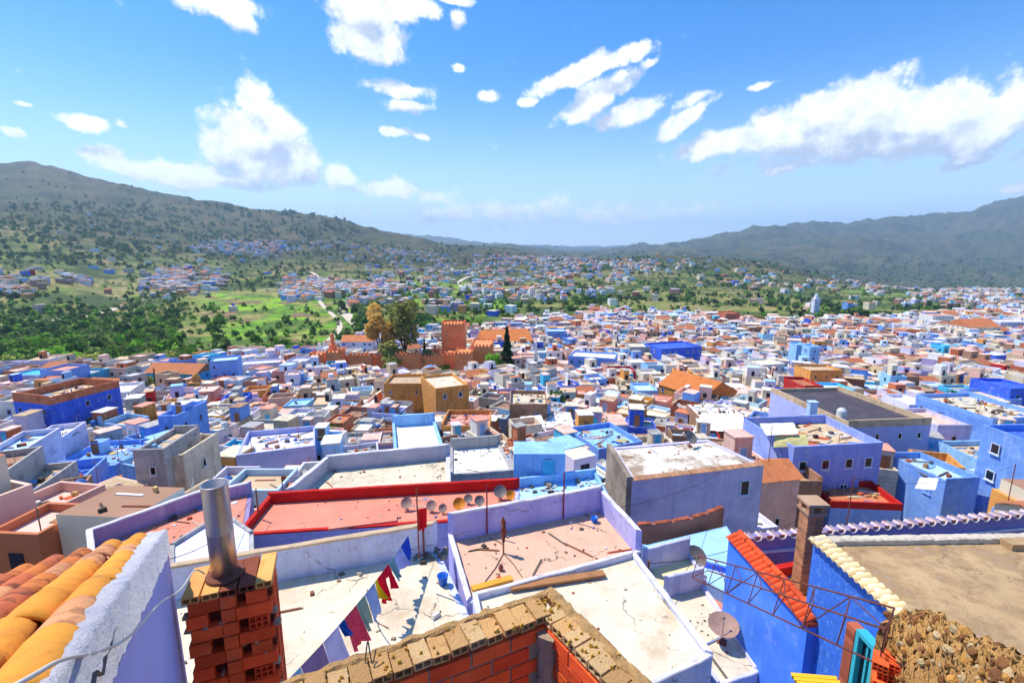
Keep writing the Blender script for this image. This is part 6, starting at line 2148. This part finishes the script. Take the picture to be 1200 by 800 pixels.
def roof_of(key): return B[key][1]
z_ = roof_of('wht')
sag_sheet('white_awning', 'big bright white awning stretched over brown roofs behind the lavender house', 'awning', [AZ(812, 505, z_ + 1.4), AZ(880, 505, z_ + 1.2), AZ(868, 484, z_ + 2.0), AZ(822, 484, z_ + 1.8)], mat('canvas_white', '#f4f2ee', rnd=0), .3)
z_ = roof_of('blk2')
sag_sheet('white_awning', 'small white awning on the periwinkle terrace house', 'awning', [AZ(898, 510, z_ + 1.6), AZ(936, 508, z_ + 1.6), AZ(930, 495, z_ + 1.9), AZ(890, 496, z_ + 1.8)], MATS['canvas_white'], .25)
sag_sheet('yellow_tarpaulin', 'crumpled pale yellow tarpaulin on the periwinkle terrace house', 'tarpaulin', [AZ(906, 524, z_ + .5), AZ(948, 522, z_ + .6), AZ(945, 508, z_ + 1.4), AZ(908, 511, z_ + 1.3)], mat('canvas_yellow', '#d8cc88', rnd=0), -.2)
z_ = roof_of('or1')
sag_sheet('orange_awning', 'orange red awning beside the white awning', 'awning', [AZ(856, 530, z_ + .6), AZ(884, 527, z_ + .5), AZ(880, 518, z_ + 1.2), AZ(862, 521, z_ + 1.3)], mat('canvas_orange', '#d8502c', rnd=0), -.15)
z_ = roof_of('r3')
sag_sheet('white_awning', 'white sloping awning over the azure house on the right', 'awning', [AZ(1072, 572, z_ + 1.0), AZ(1096, 574, z_ + 1.0), AZ(1100, 560, z_ + 1.6), AZ(1078, 559, z_ + 1.6)], MATS['canvas_white'], .05)
z_ = roof_of('tk')
sag_sheet('white_sheet_roof', 'white sheet roof in the middle town behind the blue laundry house', 'sheet', [AZ(606, 503, z_ + .9), AZ(640, 500, z_ + .9), AZ(634, 486, z_ + 1.3), AZ(610, 488, z_ + 1.3)], MATS['canvas_white'], .05)
# plastic-looking cylinder and stairs on the black roof
z_ = roof_of('blk'); c = AZ(985, 494, z_)
t_ = copy_tree(TK[1]) if tk_used[1] else tank_proto(mat('tank_white'), 'white'); t_.location = c; t_.scale = (1.2, 1.2, 1.4); t_['label'] = 'white water tank on the black bitumen roof'
c = AZ(950, 492, z_)
m_ = MB(); m_.box(c.x - .5, c.y - .4, z_, c.x + .5, c.y + .4, z_ + 2.6)
m_.box(c.x - .6, c.y - .5, z_ + 2.6, c.x + .6, c.y + .5, z_ + 2.75)
tag(m_.build('rendered_chimney', pm('paleblue')), 'square pale blue chimney on the black bitumen roof', 'chimney')

# ------------------------------------------------------------------ roads
road_m = mat('road_dust', '#cfc0a8', var=.1, bump=.1, rnd=0)
asph = mat('road_asphalt', '#9a948e', var=.1, bump=.1, rnd=0)


def road(name, label, pxs_, w, m, lift=.5):
    ps = [on_ground(a, b_, 100) for a, b_ in pxs_]
    ps = [p for p in ps if p is not None]
    ps = smooth_path(ps, 14)
    mb = MB()
    prev = None
    for i, p in enumerate(ps):
        a = ps[max(i - 1, 0)]; b_ = ps[min(i + 1, len(ps) - 1)]
        d = Vector((b_.x - a.x, b_.y - a.y, 0))
        if d.length < 1e-6: continue
        d.normalize(); n = Vector((-d.y, d.x, 0)) * w / 2
        ring = []
        for s_ in (-1, -.33, .33, 1):
            q_ = p + n * s_
            ring.append((q_.x, q_.y, ground_z(q_.x, q_.y) + lift))
        if prev:
            for k in range(3): mb.face([prev[k], ring[k], ring[k + 1], prev[k + 1]])
        prev = ring
    o = mb.build(name, m, None); tag(o, label, kind='structure')


road('road', 'pale road curving along the wooded left slope', [(-30, 384), (30, 378), (90, 373), (135, 362), (166, 352)], 13, road_m)
road('road', 'winding road climbing the middle hill', [(424, 384), (410, 372), (402, 362), (430, 352), (452, 345), (446, 336), (440, 325), (430, 318)], 13, road_m)
road('road', 'dusty switchback track on the hill right of the middle', [(560, 340), (538, 334), (545, 326), (558, 322), (540, 317), (528, 314)], 10, road_m)
road('path', 'dusty path from gardens up the left middle hill', [(300, 341), (345, 335), (372, 326), (360, 318)], 8, road_m)
road('path', 'pale footpath through the left fields', [(385, 400), (398, 380), (380, 360), (370, 345)], 5, road_m)
road('path', 'path across the far right fields', [(1060, 362), (1068, 354), (1075, 348), (1082, 342)], 9, road_m)

# ------------------------------------------------------------------ trees
leaf_m = [mat('foliage_%s' % n, c, var=.4, vs=.6, bump=0, rnd=.3, trans=.5, spec=.1) for n, c in (('dark', '#5a8038'), ('olive', '#b4b866'), ('fresh', '#92c444'), ('brown', '#dcb866'), ('pine', '#3a5f30'))]
bark = mat('bark', '#5c4634', rnd=.1)


def crown_pts(nl, kind, rs):
    """leaf centres and sizes for a unit crown (radius 1, centred 0)"""
    lobes = []
    for i in range(9):
        a = rs.rand() * 2 * pi; rr_ = rs.rand() ** .5 * .6
        lobes.append((rr_ * cos(a), rr_ * sin(a), rs.uniform(-.35, .55), rs.uniform(.28, .5)))
    pts_ = []
    for i in range(nl):
        lb = lobes[rs.randint(len(lobes))]
        v = rs.normal(size=3); v /= np.linalg.norm(v)
        v *= rs.uniform(.75, 1.05) * lb[3]
        pts_.append((lb[0] + v[0], lb[1] + v[1], lb[2] + v[2] * .85))
    p = np.array(pts_)
    if kind == 'cone':
        z = rs.rand(nl) ** 1.4
        a = rs.rand(nl) * 2 * pi; rr_ = (1 - z) * (.42 + .1 * np.sin(z * 40)) * rs.uniform(.6, 1.05, nl)
        p = np.stack([rr_ * np.cos(a), rr_ * np.sin(a), z * 3.0 - 1], -1)
    return p


def leaf_quads(p, size, rs):
    n = len(p)
    nrm_ = rs.normal(size=(n, 3)); nrm_[:, 2] = np.abs(nrm_[:, 2]) + .3; nrm_ /= np.linalg.norm(nrm_, axis=1)[:, None]
    a = np.cross(nrm_, rs.normal(size=(n, 3))); a /= np.linalg.norm(a, axis=1)[:, None]
    b_ = np.cross(nrm_, a)
    s = (size * rs.uniform(.6, 1.3, n))[:, None]
    v = np.stack([p - a * s - b_ * s * .7, p + a * s - b_ * s * .5, p + a * s * .8 + b_ * s * .8, p - a * s * .9 + b_ * s * .6], 1).reshape(-1, 3)
    q_ = np.arange(n * 4).reshape(n, 4)
    return v, q_


def tree_proto(kind, mi, nl, size, seed, R=3.0, Ht=6.0, name='broadleaf_tree'):
    rs = np.random.RandomState(seed)
    p = crown_pts(nl, kind, rs)
    r = empty(name, (0, 0, 0), 'tree', 'tree')
    if kind == 'cone':
        p = p * np.array([R * 1.5, R * 1.5, Ht / 3.1]) + np.array([0, 0, Ht * .36])
    else:
        zs_ = np.clip((Ht * .36) / R, 1, 1.7)
        p = p * np.array([R, R, R * zs_]) + np.array([0, 0, Ht - R * .9 * zs_])
    v, q_ = leaf_quads(p, size, rs)
    me = np_mesh('crown', v, q_, leaf_m[mi])
    link('crown', me, r)
    b_ = MB()
    th_ = Ht * .62
    b_.tube([(0, 0, -1), (.1, 0, th_ * .4), (.0, .1, th_ * .8), (.1, 0, th_)], .2, 7, radii=[R * .1, R * .08, R * .06, R * .03])
    for k in range(4 if kind != 'cone' else 0):
        a = 1.6 * k + seed
        b_.tube([(.05, .05, th_ * .5), (R * .35 * cos(a), R * .35 * sin(a), th_ * .85), (R * .6 * cos(a), R * .6 * sin(a), th_ * 1.05)], .1, 5, radii=[R * .05, R * .035, R * .015])
    link('trunk', b_.mesh('trunk', bark), r)
    return r


# landmark trees
def put_tree(px, ytop, Y, Rpx, kind, mi, label, nl=1400, seed=1, name='broadleaf_tree'):
    d_ = raydir(px, ytop); zt_ = d_.z / d_.y * Y
    dep = Y * CP - zt_ * SP
    x = (px - 600) / F * dep
    g_ = ground_z(x, Y)
    R = Rpx / F * dep
    t_ = tree_proto(kind, mi, nl, (.075 if kind != 'cone' else .05) * R + .12, seed, R=R, Ht=zt_ - g_, name=name)
    t_.location = (x, Y, g_); t_['label'] = label; t_['group'] = 'landmark trees'
    FOOT.append((x, Y, R * .5))


put_tree(445, 356, 215, 20, 'round', 3, 'tall brownish plane tree left of the pair by the fortress', 1800, 3)
put_tree(472, 351, 213, 20, 'round', 1, 'tall olive brown tree right of the pair by the fortress', 1800, 4)
put_tree(462, 396, 207, 22, 'round', 1, 'lower bushy brown tree beneath the fortress pair', 1200, 5)
put_tree(497, 396, 214, 8, 'cone', 4, 'narrow dark cypress between the brown trees and tower', 900, 6, 'cypress_tree')
put_tree(500, 408, 209, 13, 'round', 1, 'olive tree before the tall fortress tower', 1000, 7)
put_tree(594, 383, 198, 19, 'cone', 4, 'tall dark conifer beside the fortress', 2600, 8, 'conifer_tree')
put_tree(578, 412, 204, 9, 'round', 2, 'bright green bush left of the tall conifer', 900, 9)
put_tree(420, 414, 211, 12, 'round', 3, 'brown green garden tree inside the curtain wall', 1000, 10)
put_tree(520, 424, 207, 9, 'round', 2, 'small fresh green tree at the fortress garden wall', 700, 11)
put_tree(1010, 362, 500, 11, 'round', 4, 'dark round tree near the far minaret', 1400, 12)
put_tree(885, 366, 450, 14, 'round', 1, 'broad olive tree left of the far minaret', 1400, 13)
put_tree(978, 369, 520, 7, 'cone', 4, 'dark pointed tree right of the far minaret', 900, 14, 'cypress_tree')
put_tree(865, 372, 455, 9, 'round', 1, 'smaller olive tree left of the broad one', 900, 15)
put_tree(993, 372, 515, 6, 'round', 2, 'fresh green tree between the dark pointed and round trees', 700, 16)
put_tree(170, 440, 155, 11, 'round', 1, 'olive green tree before the orange roofed block', 1100, 17)
put_tree(180, 432, 152, 5, 'cone', 4, 'dark cypress before the turquoise block', 900, 18, 'cypress_tree')
put_tree(281, 447, 170, 6, 'round', 2, 'bright green round tree below the lilac row', 900, 19)
put_tree(732, 440, 178, 8, 'round', 2, 'bright green bush beside the dark red house', 900, 20)
put_tree(690, 451, 172, 7, 'round', 2, 'fresh green shrub below the azure house with white roof', 800, 21)
put_tree(768, 458, 150, 7, 'round', 1, 'olive bush left of the orange roofed hall', 800, 22)
put_tree(809, 378, 380, 5, 'round', 2, 'small green tree in the far town', 500, 23)
put_tree(18, 470, 118, 4, 'round', 2, 'small green plant crown on the white house at left', 500, 24)

# woods: sampled over the view so that near trees are single things
rs = np.random.RandomState(12)
REG = [(-150, 440, 352, 446, 4200, 3.3, (0, 0, 1, 1, 2, 2)), (-150, 230, 300, 352, 1500, 3.6, (0, 0, 1, 1, 0)), (-150, 420, 238, 305, 4200, 4.5, (0, 0, 1, 0, 1)), (230, 480, 285, 352, 1000, 3.5, (0, 0, 1)), (420, 760, 300, 392, 2000, 3.3, (0, 0, 1, 2)),
       (640, 1350, 302, 372, 5600, 3.4, (0, 0, 1, 2, 4)), (420, 760, 285, 310, 600, 4, (0, 4, 0)), (-200, 500, 200, 262, 500, 4, (0, 1, 0))]
tr_list = []
for (x0, x1, y0, y1, n, R, mis) in REG:
    for k in range(n):
        px = rs.uniform(x0, x1); py = rs.uniform(y0, y1)
        if y0 == 352 and py > np.interp(px, *EDGE) + 2: continue
        fd_ = 215 < px < 415 and 344 < py < 415
        if fd_ and (rs.rand() < .86): continue
        if (py > np.interp(px, *EDGE) - 1) : continue
        # woods come in patches
        g_ = on_ground(px, py, 150)
        if g_ is None or g_.y > 5200: continue
        pat = float(fbm(np.array(g_.x / 70. + 4), np.array(g_.y / 70.), 3))
        if pat < (.44 if y0 == 352 else .5) and rs.rand() < (.25 if y0 == 352 else .9): continue
        if 20 < px < 150 and 312 < py < 360 and rs.rand() < .8: continue
        tr_list.append((g_.x, g_.y, g_.z, R * float(np.clip(np.exp(rs.normal(-.15, .42)), .35, 2.0)) * (1 + max(0, g_.y - 900) / 2500), mis[rs.randint(len(mis))], px, py))
tr_list = [t for t in tr_list if free(t[0], t[1], 1.0)]
for k in range(260):      # garden trees poking up between the houses
    y_ = 70 * (620 / 70) ** rs.rand(); x_ = rs.uniform(-1.05, 1.05) * y_
    z_ = ground_z(x_, y_)
    px, py = proj(x_, y_, z_)
    if py < np.interp(px, *EDGE) or not -10 < px < 1210: continue
    if not all((x_ - a_) ** 2 + (y_ - b_) ** 2 > (r_ + .5) ** 2 for a_, b_, r_ in base_foot): continue
    if float(vnoise(np.array(x_ / 40.), np.array(y_ / 40.))) < .45: continue
    tr_list.append((x_, y_, z_ + 3.2, rs.uniform(1.6, 3.0), (0, 1, 2, 0, 4)[rs.randint(5)], px, py))
tr_list.sort(key=lambda t: t[1])
protos = {}
indt = [t for t in tr_list if -10 < t[5] < 1210][:270]
idset = set(map(id, indt))
MW = ['dark green', 'olive green', 'fresh green', 'brownish', 'deep green']
for t in indt:
    x, y, z, R, mi, px, py = t
    vv_ = rs.randint(3)
    key = (mi, vv_)
    if key not in protos:
        protos[key] = r_ = tree_proto('round', mi, 260, .34, 40 + mi * 5 + vv_, R=3, Ht=6)
    else:
        r_ = copy_tree(protos[key])
    r_.location = (x, y, z - .3); s_ = R / 3
    r_.scale = (s_, s_, s_ * rs.uniform(.85, 1.25)); r_.rotation_euler = (0, 0, rs.uniform(0, 6))
    r_['label'] = '%s %s tree %s' % ('broad' if R > 3.7 else 'mid sized' if R > 2.9 else 'small', MW[mi], near(px, py - 5)); r_['group'] = 'trees of the wooded slope'
rest = [t for t in tr_list if id(t) not in idset]
T0 = [crown_pts(34, 'round', np.random.RandomState(k)) for k in range(6)]
V, Q, Cc = [], [], []
nv = 0
tc_ = [C3(c) for c in ('#4c6e2c', '#768a44', '#76a232', '#9a7a30', '#2c4a24')]
for t in rest:
    x, y, z, R, mi, px, py = t
    p = T0[rs.randint(6)] * R * np.array([1, 1, rs.uniform(.8, 1.3)]) + np.array([x, y, z + R * .75])
    v, q_ = leaf_quads(p, .34 * R, rs)
    V.append(v); Q.append(q_ + nv); nv += len(v)
    Cc.append(np.repeat((tc_[mi] * rs.uniform(.7, 1.25))[None], len(v), 0))
wm_ = mat('woodland_foliage', attr=True, var=.35, vs=.15, bump=0, rnd=0, trans=.25, spec=.1)
wo = link('distant_woodland', np_mesh('distant_woodland', np.concatenate(V), np.concatenate(Q), wm_, np.concatenate(Cc)))
tag(wo, 'scattered trees and scrub covering the far hillsides', kind='stuff')
print('trees', len(tr_list), len(indt), indt[-1][1] if indt else 0)

# ------------------------------------------------------------------ haze
hz_ = MB()
hz_.box(-60000, -450, -1500, 60000, 23500, 1450)
hm = bpy.data.materials.new('haze_air'); hm.use_nodes = True
hm.node_tree.nodes.clear()
X = NT(hm.node_tree)
pv = X.n('ShaderNodeVolumePrincipled', {'Color': (.5, .72, 1, 1), 'Density': 0.00007, 'Anisotropy': 0.2})
X.n('ShaderNodeOutputMaterial', {'Volume': pv.outputs[0]})
ho_ = hz_.build('haze', hm)
tag(ho_, 'thin blue haze over the valley', kind='stuff')

# ------------------------------------------------------------------ labels: each one singles out its thing
def wpos(o):
    l = o.location
    if o.type == 'MESH' and l.length < 1e-6:
        bb = [Vector(b_) for b_ in o.bound_box]; l = sum(bb, Vector()) / 8
    return l
groups = {}
for o in list(col.objects):
    if o.parent is None and o.get('label') and o.get('category'):
        groups.setdefault(o['label'], []).append(o)
ORD = ['first', 'second', 'third', 'fourth', 'fifth', 'sixth', 'seventh', 'eighth', 'ninth', 'tenth', 'eleventh', 'twelfth']
for lab, os_ in groups.items():
    if len(os_) < 2: continue
    os_.sort(key=lambda o: proj(*wpos(o))[0])
    n = len(os_)
    for i, o in enumerate(os_):
        if n == 2: pre = ('left', 'right')[i] + ' one: '
        elif i == 0: pre = 'leftmost: '
        elif i == n - 1: pre = 'rightmost: '
        elif i < 12: pre = ORD[i] + ' from left: '
        elif n - 1 - i < 12: pre = ORD[n - 1 - i] + ' from right: '
        else: pre = '%s after the twelfth from left: ' % ORD[min(i - 12, 11)]
        o['label'] = pre + lab
longest = max((len(o['label'].split()) for o in col.objects if o.parent is None and o.get('label')), default=0)
print('longest label words', longest, 'objects', len(col.objects))
